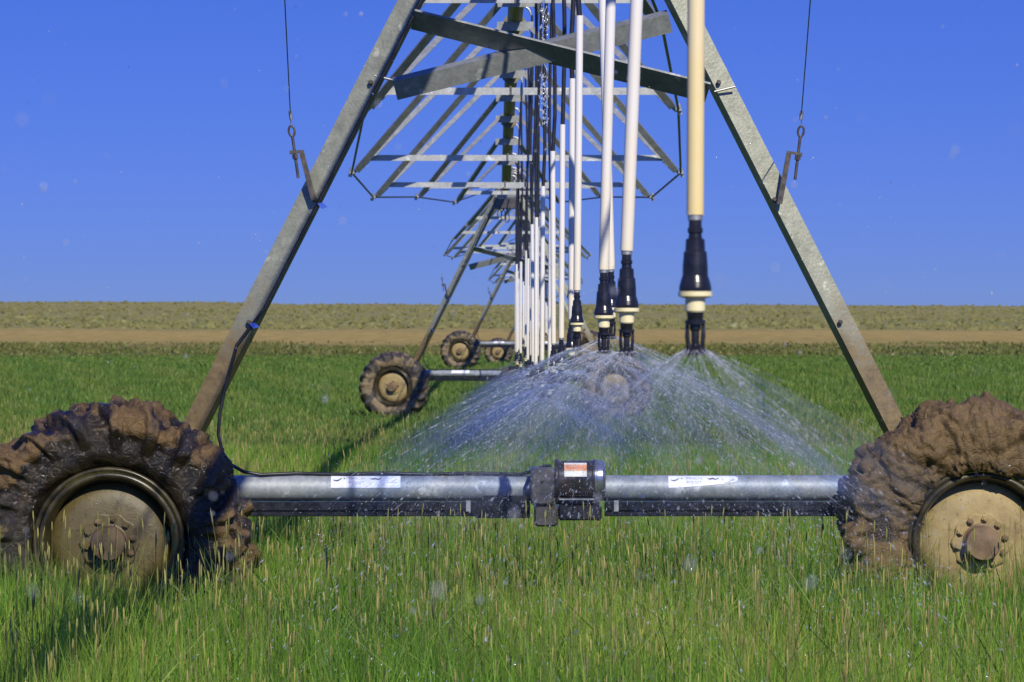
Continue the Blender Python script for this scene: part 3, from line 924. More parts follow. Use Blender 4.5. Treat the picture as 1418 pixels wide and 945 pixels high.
ST_W = [0.88, 1.35, 1.73, 1.73, 1.33, 0.86]
ST_D = [0.98, 1.42, 1.80, 1.80, 1.40, 0.95]
def build_span(k, label, thin=1.0):
    a, b = ENDS[k], ENDS[k + 1]
    S = empty('pipeline_span', (a[0], a[1], 0))
    O = Vector((a[0], a[1], 0))
    off = 0.0
    pts = [pipe_at(k, D) - O for D in np.linspace(a[1] + off, b[1] + off, 36)]
    pts = [p + Vector((0, 0.15, 0)) for p in pts]
    MB().tube(pts, 0.084, 20).build('pipe', M['pipe'], S)
    for i in range(1, 7):
        D = a[1] + 50 * i / 7 + 3.2
        if i == 6: break
        p = pipe_at(k, D) - O; d = (pipe_at(k, D + 0.5) - pipe_at(k, D - 0.5)).normalized()
        MB().tube([p - d * 0.02, p + d * 0.02], 0.135, 20, smooth=False).build('pipe_flange', M['pipe'], S)
    joints = {-1: [], 1: []}
    for i in range(6):
        D = a[1] + 50 * (i + 1) / 7
        c = pipe_at(k, D) - O
        W, dd = ST_W[i], ST_D[i]
        J = {sx: Vector((c.x + sx * W, c.y, c.z - dd)) for sx in (-1, 1)}
        tops = []
        for dy in (-1.7, 1.7):
            ct = pipe_at(k, D + dy) - O
            h = MB()
            h.angle(ct + Vector((-0.20, -0.01, -0.085)), ct + Vector((0.20, -0.01, -0.085)), Vector((0, 0, -1)), 0.10, 0.09, 0.006)
            h.build('pipe_hanger', M['truss'], S)
            for sx in (-1, 1):
                top = ct + Vector((sx * 0.185, 0.02, -0.12))
                bt = J[sx] + Vector((-sx * 0.025, 0.012 * (1 if dy > 0 else -1), 0.03))
                mb = MB()
                if sx < 0:
                    mb.angle(top, bt, Vector((0.35 if dy > 0 else -0.2, 0.94, 0.0)), 0.062, 0.062, 0.006)
                else:
                    mb.angle(bt, top, Vector((-0.35 if dy > 0 else 0.2, 0.94, 0.0)), 0.062, 0.062, 0.006)
                mb.build('truss_brace', M['truss'], S)
        for sx in (-1, 1):
            j = MB()
            j.tube([J[sx] + Vector((0, 0, 0.05)), J[sx] + Vector((sx * 0.02, 0, -0.045))], 0.020, 8, smooth=False)
            j.box(tuple(J[sx] + Vector((-0.03, -0.05, -0.020))), tuple(J[sx] + Vector((0.03, 0.05, 0.016))), 0.006)
            j.build('truss_joint', M['bolt'], S)
            joints[sx].append(J[sx])
        f = 0.115 / dd * 1.35
        zc = J[1].z + 0.155
        xw = W * (1 - 0.155 / dd) + 0.01
        MB().angle(Vector((c.x - xw, c.y - 0.03, zc + 0.03)), Vector((c.x + xw, c.y - 0.03, zc + 0.03)), Vector((0, 0.0, -1)), 0.062, 0.07, 0.006).build('cross_member', M['cross'], S)
        bb = MB(); bb.box((c.x - 0.105, c.y - 0.036, zc - 0.036), (c.x - 0.085, c.y + 0.02, zc + 0.045), 0.002); bb.build('splice_strap', M['rod'], S)
    for sx in (-1, 1):
        p0 = pipe_at(k, a[1] + 0.5) - O + Vector((sx * 0.14, 0, -0.05))
        p1 = pipe_at(k, b[1] - 0.5) - O + Vector((sx * 0.14, 0, -0.05))
        ch = [p0] + joints[sx] + [p1]
        for i in range(7):
            MB().tube([ch[i], ch[i + 1]], 0.0115, 8).build('truss_rod', M['rod'], S)
    tag(S, label, 'pipeline span', 'spans of the irrigation pipeline')
    return S
build_span(0, 'pipeline span directly above the camera, feeding the nearest sprinkler drops')
build_span(1, 'pipeline span with angle iron truss between the first and second towers')
build_span(2, 'pipeline span with truss between the second and third towers')
build_span(3, 'farthest pipeline span, between the third and fourth towers')

# ------------------------------------------------------------------ sprinkler drops
PVC_L = 1.25
def lathe_mesh(name, prof, m, seg, center=(0, 0, 0)):
    o = MB().lathe(prof, seg, 'Z', center).build(name, m)
    me = o.data
    bpy.data.objects.remove(o)
    return me
# all heights are below the lower end of the white pipe (z = 0)
def drop_meshes(seg):
    d = {}
    d['drop_pipe'] = lathe_mesh('drop_pipe', [(0.0167, 0.0), (0.0167, PVC_L)], M['pvc'], seg)
    d['drop_pipe_yellow'] = lathe_mesh('drop_pipe', [(0.0167, 0.0), (0.0167, PVC_L)], M['pvc_stained'], seg)
    d['pipe_clamp'] = lathe_mesh('pipe_clamp', [(0.013, 0.004), (0.0145, 0.002), (0.0145, -0.010), (0.012, -0.012)], M['bolt'], seg)
    d['pressure_regulator'] = lathe_mesh('pressure_regulator', [(0.0125, -0.009), (0.0125, -0.024), (0.0150, -0.026), (0.0150, -0.034), (0.0125, -0.036), (0.0135, -0.045),
        (0.0185, -0.048), (0.0195, -0.070), (0.0225, -0.072), (0.0245, -0.098), (0.0250, -0.118), (0.0290, -0.130), (0.0315, -0.141), (0.0315, -0.148), (0.012, -0.1485)], M['black'], seg)
    d['nozzle_body'] = lathe_mesh('nozzle_body', [(0.020, -0.1480), (0.0330, -0.1490), (0.0330, -0.158), (0.0255, -0.161), (0.0195, -0.162), (0.0195, -0.186), (0.0175, -0.189), (0.010, -0.1895)], M['cream'], seg)
    mb = MB()
    mb.lathe([(0.0165, -0.1885), (0.0155, -0.205), (0.011, -0.208), (0.011, -0.222), (0.006, -0.228)], seg)
    mb.lathe([(0.0200, -0.204), (0.0200, -0.2125), (0.008, -0.2135), (0.0075, -0.250)], seg)
    for s in (-1, 1):
        x = s * 0.0140
        mb.tube([(x * 0.6, 0, -0.2095), (x * 1.1, 0, -0.2105), (x * 1.12, 0, -0.236), (x * 0.95, 0, -0.258), (x * 0.7, 0, -0.264)], 0.0044, 8)
    mb.tube([(0, 0.016, -0.208), (0, 0.017, -0.240), (0, 0.006, -0.262)], 0.003, 6)
    o = mb.build('spray_head', M['black']); d['spray_head'] = o.data; bpy.data.objects.remove(o)
    d['deflector_plate'] = lathe_mesh('deflector_plate', [(0.004, -0.244), (0.009, -0.254), (0.023, -0.263), (0.0265, -0.268), (0.020, -0.272), (0.001, -0.274)], M['black'], seg)
    return d
DM_NEAR, DM_FAR = drop_meshes(28), drop_meshes(10)
NTH = ['first', 'second', 'third', 'fourth', 'fifth', 'sixth', 'seventh', 'eighth', 'ninth', 'tenth', 'eleventh', 'twelfth', 'thirteenth', 'fourteenth', 'fifteenth', 'sixteenth', 'seventeenth', 'eighteenth', 'nineteenth']
TENS = {2: 'twent', 3: 'thirt', 4: 'fort', 5: 'fift', 6: 'sixt', 7: 'sevent'}
def nth(i):
    n = i + 1
    if n < 20: return NTH[i]
    t, u = divmod(n, 10)
    return TENS[t] + ('ieth' if u == 0 else 'y-' + NTH[u - 1])

heads = []     # (position of deflector, distance)
drops = [(7.30, 0.400, 0.229, 0.004), (9.75, 0.356, 0.213, 0.040), (12.2, 0.371, 0.205, 0.026), (14.65, 0.473, 0.247, -0.030), (17.1, 0.398, 0.194, 0.010),
         (19.5, 0.425, 0.07, 0.004), (22.0, 0.420, -0.03, 0.006), (24.4, 0.415, -0.07, -0.004), (26.9, 0.375, -0.20, 0.006)]
D = 29.35
while D < 166:
    k = 1 if D < 68 else (2 if D < 118 else 3)
    if min(abs(D - t[1]) for t in TPOS) > 0.9:
        px_ = pipe_at(k, D).x
        low = -0.27 if k == 1 else -0.22 + gz1(px_, D) * 0.8
        drops.append((D, px_ + 0.13 + rnd.uniform(-0.03, 0.10), low + rnd.uniform(-0.07, 0.09), rnd.uniform(-0.008, 0.008)))
    D += 2.45
for i, (D, lx, h, tilt) in enumerate(drops):
    near = D < 30
    dm = DM_NEAR if near else DM_FAR
    k = 0 if D < 18.05 else (1 if D < 68 else (2 if D < 118 else 3))
    base = Vector((lx, D, CAM_H + h))
    E = empty('sprinkler_drop', base)
    def part(nm, key=None, par=E):
        o = bpy.data.objects.new(nm, dm[key or nm]); col.objects.link(o); o.parent = par; return o
    p = part('drop_pipe', 'drop_pipe_yellow' if i == 0 else None)
    p.rotation_euler.y = math.atan(tilt)
    if i == 0: p['label'] = 'white pipe stained yellow towards its lower end'
    if near: part('pipe_clamp')
    part('pressure_regulator'); part('nozzle_body'); part('spray_head')
    if D < 75: part('deflector_plate')
    pc = pipe_at(k, D)
    top = Vector((lx + tilt * PVC_L, D, CAM_H + h + PVC_L))
    gx = max(lx + tilt * PVC_L - pc.x, 0.16)
    gtop = Vector((pc.x + gx, D, pc.z + 0.02))
    hose = MB()
    n = 9
    pts = []
    for j in range(n):
        u = j / (n - 1)
        q_ = (top + (gtop - top) * u)
        q_.x += 0.012 * math.sin(u * math.pi * 2 + i)
        pts.append(q_ - base)
    pts[0] = top - base - Vector((0, 0, 0.03))
    hose.tube(pts, 0.0125, 12 if near else 8)
    hose.build('hose', M['hose'], E)
    gn = MB()
    arc = [Vector((pc.x + gx / 2 + gx / 2 * math.cos(a), D, pc.z + 0.02 + gx * 0.55 * math.sin(a))) - base for a in np.linspace(0, math.pi, 11)]
    gn.tube(arc + [Vector((pc.x, D, pc.z)) - base], 0.014, 10 if near else 7)
    gn.build('gooseneck', M['bolt'], E)
    hd = base + Vector((0, 0, -0.262))
    heads.append((hd, D))
    look = ['with yellowed pipe, nearest to the camera', 'just left behind the yellowed nearest drop', 'left of the second',
            'partly hidden behind the third drop'][i] if i < 4 else None
    lab = f'{nth(i)} sprinkler drop from the camera along the pipeline' + (f', {look}' if look else (', in front of the crossed tower braces' if i == 4 else ', white pipe on black hose'))
    tag(E, lab, 'sprinkler drop', 'sprinkler drops hanging from the pipeline')

# ------------------------------------------------------------------ grass
def grass_mat(name, trans=0.45, rough=0.5):
    m, nt, b = mat(name)
    at = nd(nt, 'ShaderNodeAttribute'); at.attribute_name = 'tint'
    nt.links.new(at.outputs['Color'], b.inputs['Base Color'])
    b.inputs['Roughness'].default_value = rough
    b.inputs['Specular IOR Level'].default_value = 0.3
    tr = nd(nt, 'ShaderNodeBsdfTranslucent')
    br = nd(nt, 'ShaderNodeMix', data_type='RGBA', blend_type='MULTIPLY'); br.inputs[0].default_value = 1
    br.inputs[7].default_value = (1.1, 1.15, 0.6, 1)
    nt.links.new(at.outputs['Color'], br.inputs[6])
    nt.links.new(br.outputs[2], tr.inputs['Color'])
    mx = nd(nt, 'ShaderNodeMixShader'); mx.inputs[0].default_value = trans
    nt.links.new(b.outputs[0], mx.inputs[1]); nt.links.new(tr.outputs[0], mx.inputs[2])
    nt.links.new(mx.outputs[0], nt.nodes['Material Output'].inputs['Surface'])
    return m
M['grass'] = grass_mat('grass_blades')
M['seed'] = grass_mat('seed_heads', 0.2, 0.7)

def scatter(n, d0, d1, margin=1.3, extra=0.9, power=1.0):
    """points in a wedge in front of the camera, even per ground area"""
    u = rng.random(n)
    y = np.sqrt(d0 * d0 + u * (d1 * d1 - d0 * d0)) if power == 1 else d0 + (d1 - d0) * u ** power
    half = y * 709 / FPX * margin + extra
    x = (rng.random(n) * 2 - 1) * half + y * 31 / FPX
    return x, y

def palette(n, x, y, stops, jitter=0.16, patch=0.5):
    c = np.array(stops)
    t = np.clip(rng.random(n) * (1 - patch) + patch * (0.5 + 0.5 * smooth_noise(x, y, 1.1)), 0, 0.999) * (len(c) - 1)
    i = t.astype(int); f = (t - i)[:, None]
    out = c[i] * (1 - f) + c[i + 1] * f
    return out * (1 + jitter * rng.standard_normal((n, 1))).clip(0.5, 1.6)

def blades(name, x, y, hgt, wid, lean, colr, m, tip=None):
    n = len(x)
    z = ground_z(x, y)
    az = rng.random(n) * 2 * np.pi
    face = rng.normal(0, 0.9, n)                 # blade faces roughly towards viewer or anywhere
    wx, wy = np.cos(face), np.sin(face)
    l = lean * np.abs(rng.standard_normal(n)) * hgt
    lx, ly = np.cos(az) * l, np.sin(az) * l
    V = np.zeros((n, 5, 3))
    for k, (t, w) in enumerate(((0, 1.0), (0.55, 0.8))):
        for s, j in ((-1, 0), (1, 1)):
            V[:, k * 2 + j, 0] = x + lx * t * t + s * wx * wid * w * 0.5
            V[:, k * 2 + j, 1] = y + ly * t * t + s * wy * wid * w * 0.5
            V[:, k * 2 + j, 2] = z + hgt * t - (0.02 if t == 0 else 0)
    V[:, 4, 0] = x + lx; V[:, 4, 1] = y + ly; V[:, 4, 2] = z + hgt * (1 - 0.15 * lean)
    base = (np.arange(n) * 5)[:, None]
    T = np.concatenate([base + np.array([0, 1, 3]), base + np.array([0, 3, 2]), base + np.array([2, 3, 4])])
    C = np.ones((n, 5, 4))
    C[:, :, :3] = colr[:, None, :]
    if tip is not None:
        C[:, 4, :3] = tip
    return big_mesh(name, V.reshape(-1, 3), T, m, C.reshape(-1, 4))

GREENS = [(0.034, 0.098, 0.016), (0.088, 0.205, 0.022), (0.150, 0.310, 0.028), (0.230, 0.370, 0.042), (0.320, 0.400, 0.062), (0.46, 0.44, 0.12)]
LUSH = [(0.066, 0.130, 0.026), (0.105, 0.195, 0.034), (0.145, 0.235, 0.040), (0.205, 0.250, 0.052), (0.26, 0.26, 0.08)]
OLIVE = [(0.100, 0.140, 0.034), (0.150, 0.180, 0.044), (0.21, 0.20, 0.058), (0.30, 0.245, 0.085)]

# foreground stand of tall meadow grass
x, y = scatter(165000, 11.0, 25.0)
hg = (0.28 + 0.30 * rng.random(len(x)) ** 1.3 + 0.10 * smooth_noise(x, y, 2.3)) * (1 + 0.16 * smooth_noise(x, y, 0.8))
cl = palette(len(x), x, y, GREENS)
o = blades('grass', x, y, hg, 0.0045 + 0.006 * rng.random(len(x)) ** 2, 0.24, cl, M['grass'])
tag(o, 'tall green meadow grass in the foreground around the near wheels', 'grass', kind='stuff')
x, y = scatter(5200, 11.0, 24.0)
hg = 0.46 + 0.34 * rng.random(len(x))
cl = palette(len(x), x, y, [(0.12, 0.24, 0.03), (0.20, 0.32, 0.045), (0.30, 0.36, 0.07), (0.07, 0.15, 0.05)], 0.15, 0.1)
o = blades('grass', x, y, hg, 0.005 + 0.005 * rng.random(len(x)), 0.55, cl, M['grass'])
tag(o, 'longer arching blades standing out of the foreground grass', 'grass', kind='stuff')
x, y = scatter(150000, 25.0, 47.0, 1.3)
hg = (0.24 + 0.2 * rng.random(len(x)) + 0.06 * smooth_noise(x, y, 1.4)) * np.interp(y, [25, 40, 47], [1, 0.9, 0.6])
cl = palette(len(x), x, y, GREENS)
o = blades('grass', x, y, hg, 0.008 + 0.008 * rng.random(len(x)), 0.25, cl, M['grass'])
tag(o, 'middle distance grass with yellowed stems behind the base beam', 'grass', kind='stuff')
x, y = scatter(170000, 44.0, 125.0, 1.25, 1.5, 1.6)
hg = (0.09 + 0.13 * rng.random(len(x)) + 0.05 * smooth_noise(x, y, 0.7))
cl = palette(len(x), x, y, LUSH, 0.14, 0.6)
o = blades('grass', x, y, hg, 0.018 + 0.022 * rng.random(len(x)), 0.35, cl, M['grass'])
tag(o, 'short lush green grass around the second tower', 'grass', kind='stuff')
x, y = scatter(60000, 120.0, 215.0, 1.2, 3)
hg = (0.12 + 0.14 * rng.random(len(x)))
cl = palette(len(x), x, y, LUSH, 0.14, 0.7)
o = blades('grass', x, y, hg, 0.06 + 0.07 * rng.random(len(x)), 0.4, cl, M['grass'])
tag(o, 'far lush green grass strip before the olive weeds', 'grass', kind='stuff')
x, y = scatter(60000, 205.0, 355.0, 1.2, 4)
keep = rng.random(len(x)) < np.interp(y + 40 * smooth_noise(x, y * 0.3, 0.13), [195, 220, 275, 340], [0.3, 1, 0.45, 0.02])
keep &= (smooth_noise(x, y * 0.25, 0.22) + 0.5 * rng.standard_normal(len(x))) > -0.25
x, y = x[keep], y[keep]
hg = (0.16 + 0.26 * rng.random(len(x))) * (0.8 + 0.35 * smooth_noise(x, y, 0.12)) * np.interp(y, [205, 240, 355], [0.45, 1, 0.8])
cl = palette(len(x), x, y * 0.2, OLIVE, 0.2, 0.6)
o = blades('weeds', x, y, hg, 0.12 + 0.15 * rng.random(len(x)), 0.4, cl, M['grass'])
tag(o, 'band of darker olive weeds between green field and tan stubble', 'weeds', kind='stuff')

# seed heads on thin stems
def seed_heads(name, n, d0, d1, hlo, hhi, r, ln, label):
    x, y = scatter(n, d0, d1)
    z = ground_z(x, y)
    h = hlo + (hhi - hlo) * rng.random(n) ** 1.5
    az = rng.random(n) * 2 * np.pi; l = np.abs(rng.normal(0, 0.10, n)) * h
    tx, ty = x + np.cos(az) * l, y + np.sin(az) * l
    hl = ln * (0.6 + 0.8 * rng.random(n))
    dx, dy = np.cos(az) * l / h, np.sin(az) * l / h
    V = np.zeros((n, 14, 3)); C = np.ones((n, 14, 4))
    stem = palette(n, x, y, [(0.07, 0.115, 0.028), (0.12, 0.14, 0.04), (0.20, 0.17, 0.06)])
    head = palette(n, x, y, [(0.16, 0.20, 0.05), (0.26, 0.26, 0.065), (0.38, 0.34, 0.095), (0.22, 0.19, 0.075), (0.50, 0.45, 0.16)], 0.15, 0.15)
    w = r * 0.22
    for j, (t, s) in enumerate(((0, -1), (0, 1), (1, 1), (1, -1))):
        V[:, j, 0] = np.where(t, tx, x) + s * w; V[:, j, 1] = np.where(t, ty, y); V[:, j, 2] = z + h * t
    C[:, :4, :3] = stem[:, None]
    for ring, (t, rr) in enumerate(((0.0, 0.35), (0.35, 1.0), (0.8, 0.75))):
        for k in range(3):
            a = k * 2 * np.pi / 3
            V[:, 4 + ring * 3 + k, 0] = tx + dx * hl * t + np.cos(a) * r * rr
            V[:, 4 + ring * 3 + k, 1] = ty + dy * hl * t + np.sin(a) * r * rr
            V[:, 4 + ring * 3 + k, 2] = z + h + hl * (t - 0.08)
    V[:, 13, 0] = tx + dx * hl; V[:, 13, 1] = ty + dy * hl; V[:, 13, 2] = z + h + hl
    C[:, 4:, :3] = head[:, None]
    b = (np.arange(n) * 14)[:, None]
    tl = [(0, 1, 2), (0, 2, 3)]
    for ring in range(2):
        for k in range(3):
            k2 = (k + 1) % 3
            a0, a1 = 4 + ring * 3 + k, 4 + ring * 3 + k2
            tl += [(a0, a1, a1 + 3), (a0, a1 + 3, a0 + 3)]
    for k in range(3):
        tl.append((10 + k, 10 + (k + 1) % 3, 13))
    T = np.concatenate([b + np.array(t) for t in tl])
    o = big_mesh(name, V.reshape(-1, 3), T, M['seed'], C.reshape(-1, 4))
    tag(o, label, 'seed heads', kind='stuff')
seed_heads('grass_seed_heads', 6200, 11.5, 24.0, 0.40, 0.76, 0.0042, 0.052, 'tan seed heads standing above the foreground grass')
seed_heads('grass_seed_heads', 5000, 24.0, 47.0, 0.34, 0.58, 0.005, 0.06, 'pale seed heads in the grass behind the base beam')

# sagebrush on the far hill: small leafy clumps
def shrubs(name, n, d0, d1, rlo, rhi, cols_, label, power=1.0):
    u = rng.random(n)
    y = d0 + (d1 - d0) * u ** power
    half = y * 709 / FPX * 1.25 + 8
    x = (rng.random(n) * 2 - 1) * half + y * 31 / FPX
    keep = (smooth_noise(x, y * 0.35, 0.09) + 0.6 * rng.standard_normal(n)) > -0.35
    x, y = x[keep], y[keep]; n = len(x)
    z = ground_z(x, y)
    r = rlo + (rhi - rlo) * rng.random(n) ** 2
    nl = 7
    V = np.zeros((n, nl * 3, 3)); 
    for k in range(nl):
        a = rng.random(n) * 2 * np.pi; e = rng.random(n) * 1.2 + 0.15
        rr = r * (0.5 + 0.5 * rng.random(n))
        cx, cy, cz = x + np.cos(a) * np.cos(e) * rr, y + np.sin(a) * np.cos(e) * rr, z + np.sin(e) * rr * 0.8
        b = rng.normal(0, 0.5, n)
        V[:, k * 3, 0] = cx - np.cos(b) * r * 0.5; V[:, k * 3, 1] = cy - np.sin(b) * r * 0.5; V[:, k * 3, 2] = cz - 0.35 * r * rng.random(n)
        V[:, k * 3 + 1, 0] = cx + np.cos(b) * r * 0.5; V[:, k * 3 + 1, 1] = cy + np.sin(b) * r * 0.5; V[:, k * 3 + 1, 2] = cz - 0.35 * r * rng.random(n)
        V[:, k * 3 + 2, 0] = cx; V[:, k * 3 + 2, 1] = cy; V[:, k * 3 + 2, 2] = cz + r * 0.5
    C = np.ones((n, nl * 3, 4)); C[:, :, :3] = palette(n, x, y * 0.2, cols_, 0.15, 0.4)[:, None]
    T = (np.arange(n * nl * 3)).reshape(-1, 3)
    o = big_mesh(name, V.reshape(-1, 3), T, M['seed'], C.reshape(-1, 4))
    tag(o, label, 'shrubs', kind='stuff')
SAGE = [(0.12, 0.135, 0.055), (0.18, 0.18, 0.064), (0.235, 0.215, 0.078), (0.22, 0.23, 0.115)]
shrubs('sagebrush', 16000, 500, 1650, 0.22, 0.75, SAGE, 'grey green sagebrush covering the far hill', 1.3)

# ------------------------------------------------------------------ water
def water_mat(name, tcol, fac, sheet=False):
    m, nt, b = mat(name)
    nt.nodes.remove(b)
    gl = nd(nt, 'ShaderNodeBsdfGlossy'); gl.inputs['Roughness'].default_value = 0.12; gl.inputs['Color'].default_value = (0.95, 0.97, 1, 1)
    df = nd(nt, 'ShaderNodeBsdfDiffuse'); df.inputs['Color'].default_value = (0.92, 0.92, 0.92, 1)
    tl = nd(nt, 'ShaderNodeBsdfTranslucent'); tl.inputs['Color'].default_value = (0.85, 0.86, 0.88, 1)
    m1 = nd(nt, 'ShaderNodeMixShader'); m1.inputs[0].default_value = 0.35
    nt.links.new(df.outputs[0], m1.inputs[1]); nt.links.new(tl.outputs[0], m1.inputs[2])
    m2 = nd(nt, 'ShaderNodeMixShader'); m2.inputs[0].default_value = 0.30
    nt.links.new(m1.outputs[0], m2.inputs[1]); nt.links.new(gl.outputs[0], m2.inputs[2])
    tp = nd(nt, 'ShaderNodeBsdfTransparent'); tp.inputs['Color'].default_value = (*tcol, 1)
    m3 = nd(nt, 'ShaderNodeMixShader')
    nt.links.new(tp.outputs[0], m3.inputs[1]); nt.links.new(m2.outputs[0], m3.inputs[2])
    if sheet:
        at = nd(nt, 'ShaderNodeAttribute'); at.attribute_name = 'tint'
        nt.links.new(at.outputs['Fac'], m3.inputs[0])
    else:
        m3.inputs[0].default_value = fac
    nt.links.new(m3.outputs[0], nt.nodes['Material Output'].inputs['Surface'])
    return m
M['drop'] = water_mat('water_drops', (0.97, 0.98, 1.0), 0.55)
M['sheet'] = water_mat('water_sheet', (0.97, 0.98, 1.0), 0.2, True)

OCT = np.array([(1, 0, 0), (-1, 0, 0), (0, 1, 0), (0, -1, 0), (0, 0, 1), (0, 0, -1)], float)
OCTF = np.array([(0, 2, 4), (2, 1, 4), (1, 3, 4), (3, 0, 4), (2, 0, 5), (1, 2, 5), (3, 1, 5), (0, 3, 5)])
def droplets(P, Vd, rad, stretch):
    """octahedral beads stretched along their flight"""
    n = len(P)
    d = Vd / np.linalg.norm(Vd, axis=1)[:, None]
    ref = np.where(np.abs(d[:, 2:3]) < 0.9, np.array([[0, 0, 1.0]]), np.array([[1.0, 0, 0]]))
    u = np.cross(d, ref); u /= np.linalg.norm(u, axis=1)[:, None]
    w = np.cross(d, u)
    V = P[:, None, :] + rad[:, None, None] * (OCT[None, :, 0:1] * u[:, None] + OCT[None, :, 1:2] * w[:, None] + OCT[None, :, 2:3] * d[:, None] * stretch[:, None, None])
    T = (np.arange(n) * 6)[:, None, None] + OCTF[None]
    return V.reshape(-1, 3), T.reshape(-1, 3)

def spray(i, hd, D, n, v0, down, tmax, rmul, sheet_op, label, pw=1.35):
    hd = np.array(hd)
    ns = 34
    a_s = rng.random() * 6 + np.arange(ns) * 2 * np.pi / ns + rng.normal(0, 0.03, ns)
    e_s = np.radians(rng.normal(down, 4.0, ns))
    v_s = v0 * (1 + rng.normal(0, 0.08, ns))
    k = rng.integers(0, ns, n)
    t = tmax * rng.random(n) ** pw
    spread = 0.02 + 0.30 * (t / tmax)
    a = a_s[k] + rng.normal(0, 1, n) * spread * 0.35
    loose = rng.random(n) < 0.35
    a = np.where(loose, rng.random(n) * 2 * np.pi, a)
    e = e_s[k] - np.abs(rng.normal(0, 1, n)) * spread * np.where(loose, 1.4, 0.45)
    v = v_s[k] * (1 - 0.25 * t / tmax * rng.random(n))
    vx, vy, vz = v * np.cos(e) * np.cos(a), v * np.cos(e) * np.sin(a), v * np.sin(e)
    P = hd + np.stack([vx * t + 0.02 * np.cos(a), vy * t + 0.02 * np.sin(a), vz * t - 4.9 * t * t], -1)
    W = np.stack([vx, vy, vz - 9.8 * t], -1)
    rad = (0.00036 + 0.0013 * rng.random(n) ** 7) * rmul
    st = 1.5 + 6.0 * rng.random(n) ** 2
    if i < 9:      # unbroken jets leaving each groove of the plate
        m_ = 16
        tj = (np.arange(m_) + 0.5) / m_ * tmax * 0.55
        KK, TJ = [q.ravel() for q in np.meshgrid(np.arange(ns), tj, indexing='ij')]
        ok = rng.random(len(KK)) > 0.9 * TJ / (tmax * 0.55)
        KK, TJ = KK[ok], TJ[ok]
        jx, jy, jz = v_s[KK] * np.cos(e_s[KK]) * np.cos(a_s[KK]), v_s[KK] * np.cos(e_s[KK]) * np.sin(a_s[KK]), v_s[KK] * np.sin(e_s[KK])
        P = np.concatenate([P, hd + np.stack([jx * TJ + 0.02 * np.cos(a_s[KK]), jy * TJ + 0.02 * np.sin(a_s[KK]), jz * TJ - 4.9 * TJ * TJ], -1)])
        Wj = np.stack([jx, jy, jz - 9.8 * TJ], -1)
        W = np.concatenate([W, Wj])
        rj = np.full(len(KK), 0.00048 * rmul)
        rad = np.concatenate([rad, rj])
        st = np.concatenate([st, v_s[KK] * (tmax * 0.55 / m_) * 0.75 / rj])
    V1, T1_ = droplets(P, W, rad, st)
    # the thin, streaky sheet that leaves the plate before it breaks up
    na, nt_ = 150, 16
    aa = np.arange(na) * 2 * np.pi / na
    rough_v = 1 + 0.06 * np.sin(aa * 17 + 1) + 0.05 * rng.standard_normal(na)
    rough_e = np.radians(down) + np.radians(3.0) * np.sin(aa * 11 + i) + np.radians(1.5) * rng.standard_normal(na)
    streak = np.clip(0.40 + 0.5 * np.sin(aa * 34 / 2 + 0.7 * np.sin(aa * 5)) + 0.35 * rng.standard_normal(na), 0, 1.3)
    tt = np.linspace(0, tmax * 0.62, nt_)
    A, TT = np.meshgrid(aa, tt, indexing='ij')
    vv = v0 * rough_v[:, None]
    S = np.stack([hd[0] + np.cos(A) * (0.018 + vv * np.cos(rough_e)[:, None] * TT), hd[1] + np.sin(A) * (0.018 + vv * np.cos(rough_e)[:, None] * TT),
                  hd[2] + vv * np.sin(rough_e)[:, None] * TT - 4.9 * TT * TT], -1)
    op = sheet_op * streak[:, None] * (1 - np.linspace(0, 1, nt_)[None] ** 1.2) * (0.75 + 0.5 * rng.random((na, nt_)))
    op = np.clip(op, 0, 0.9)
    C2 = np.stack([op] * 3 + [np.ones_like(op)], -1).reshape(-1, 4)
    id_ = np.arange(na * nt_).reshape(na, nt_)
    nx = np.roll(id_, -1, 0)
    q_ = np.stack([id_[:, :-1], nx[:, :-1], nx[:, 1:], id_[:, 1:]], -1).reshape(-1, 4)
    T2_ = np.concatenate([q_[:, [0, 1, 2]], q_[:, [0, 2, 3]]])
    V = np.concatenate([V1, S.reshape(-1, 3)]); T = np.concatenate([T1_, T2_ + len(V1)])
    C = np.concatenate([np.ones((len(V1), 4)), C2])
    mi = np.concatenate([np.zeros(len(T1_)), np.ones(len(T2_))])
    o = big_mesh('water_spray', V, T, None, C, mat_index=mi, mats=[M['drop'], M['sheet']])
    tag(o, label, 'water spray', 'sprays under the sprinkler drops', 'stuff')

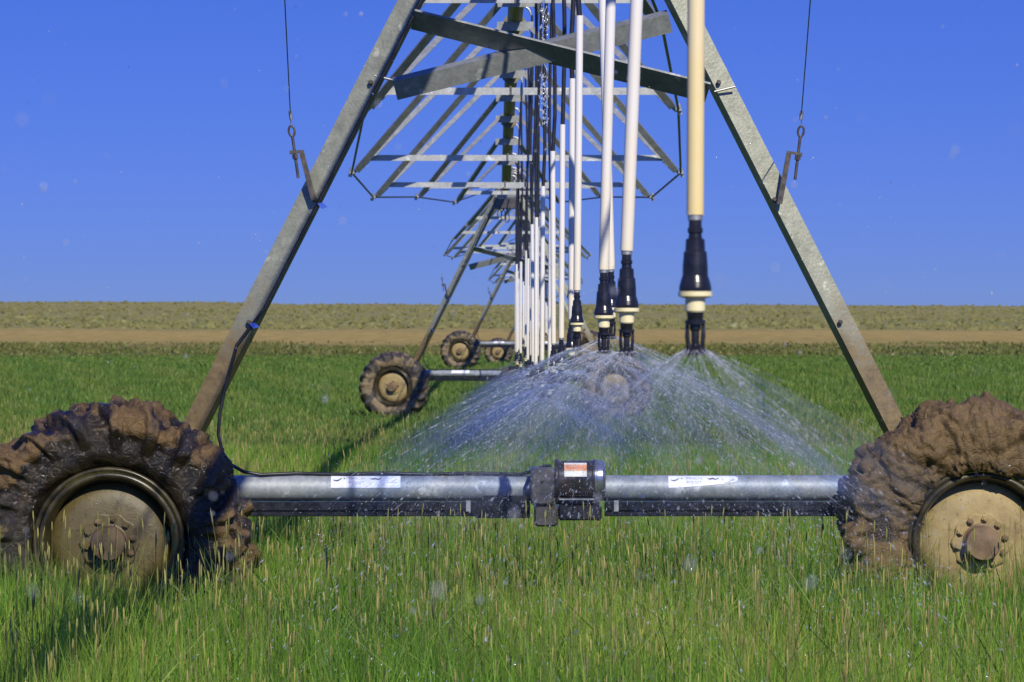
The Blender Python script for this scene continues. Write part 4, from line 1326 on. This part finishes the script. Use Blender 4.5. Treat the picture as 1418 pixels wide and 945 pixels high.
for i, (hd, D) in enumerate(heads):
    if D > 66: break
    nm = nth(i)
    if i == 0:   spray(i, hd, D, 4800, 4.6, -29, 0.180, 1.0, 0.11, 'cone of water spraying from the nearest sprinkler drop', 1.8)
    elif i == 1: spray(i, hd, D, 9500, 5.2, -22, 0.26, 1.1, 0.09, 'wide veil of water spraying from the second sprinkler drop')
    elif i < 5:  spray(i, hd, D, 9000, 5.2, -21, 0.28, 1.15, 0.07, f'veil of water spraying from the {nm} sprinkler drop')
    elif i < 9:  spray(i, hd, D, 3000, 4.8, -20, 0.28, 1.4, 0.055, f'veil of water spraying from the {nm} sprinkler drop')
    else:        spray(i, hd, D, 900, 4.8, -20, 0.28, 2.2, 0.04, f'veil of water spraying from the {nm} sprinkler drop')

# loose drops blown through the air and dripping from a leaking hose
n = 900
Dd = 5.0 + 13 * rng.random(n)
Pd = np.stack([(rng.random(n) * 2 - 1) * Dd * 0.16, Dd, CAM_H + (rng.random(n) * 2 - 1) * Dd * 0.10], -1)
Wd = np.stack([rng.normal(-0.3, 0.4, n), rng.normal(0, 0.4, n), -1 - rng.random(n) * 2], -1)
rd = 0.0007 + 0.0016 * rng.random(n) ** 4
Va, Ta = droplets(Pd, Wd, rd, 1 + 0.8 * rng.random(n))
n = 170                                                     # fat drops close to the lens
Dn = 1.6 + 3.6 * rng.random(n)
Pn = np.stack([(rng.random(n) * 2 - 1) * Dn * 0.17, Dn, CAM_H + (rng.random(n) * 2 - 0.75) * Dn * 0.10], -1)
Wn = np.stack([rng.normal(-0.3, 0.3, n), rng.normal(0, 0.3, n), -1 - rng.random(n) * 2], -1)
Vn, Tn = droplets(Pn, Wn, 0.0006 + 0.0013 * rng.random(n) ** 2, 1.3 + 1.4 * rng.random(n))
Va, Ta = np.concatenate([Va, Vn]), np.concatenate([Ta, Tn + len(Va)])
n = 260
zz = 2.75 + 0.9 * rng.random(n)
Pl = np.stack([0.30 + rng.normal(0, 0.012, n), 20.8 + rng.normal(0, 0.02, n), zz], -1)
Vb, Tb = droplets(Pl, np.stack([np.zeros(n), np.zeros(n), -np.ones(n)], -1), 0.003 + 0.004 * rng.random(n) ** 2, 1 + 1.5 * rng.random(n))
o = big_mesh('water_droplets', np.concatenate([Va, Vb]), np.concatenate([Ta, Tb + len(Va)]), M['drop'])
tag(o, 'loose water drops hanging in the air all around', 'water drops', kind='stuff')
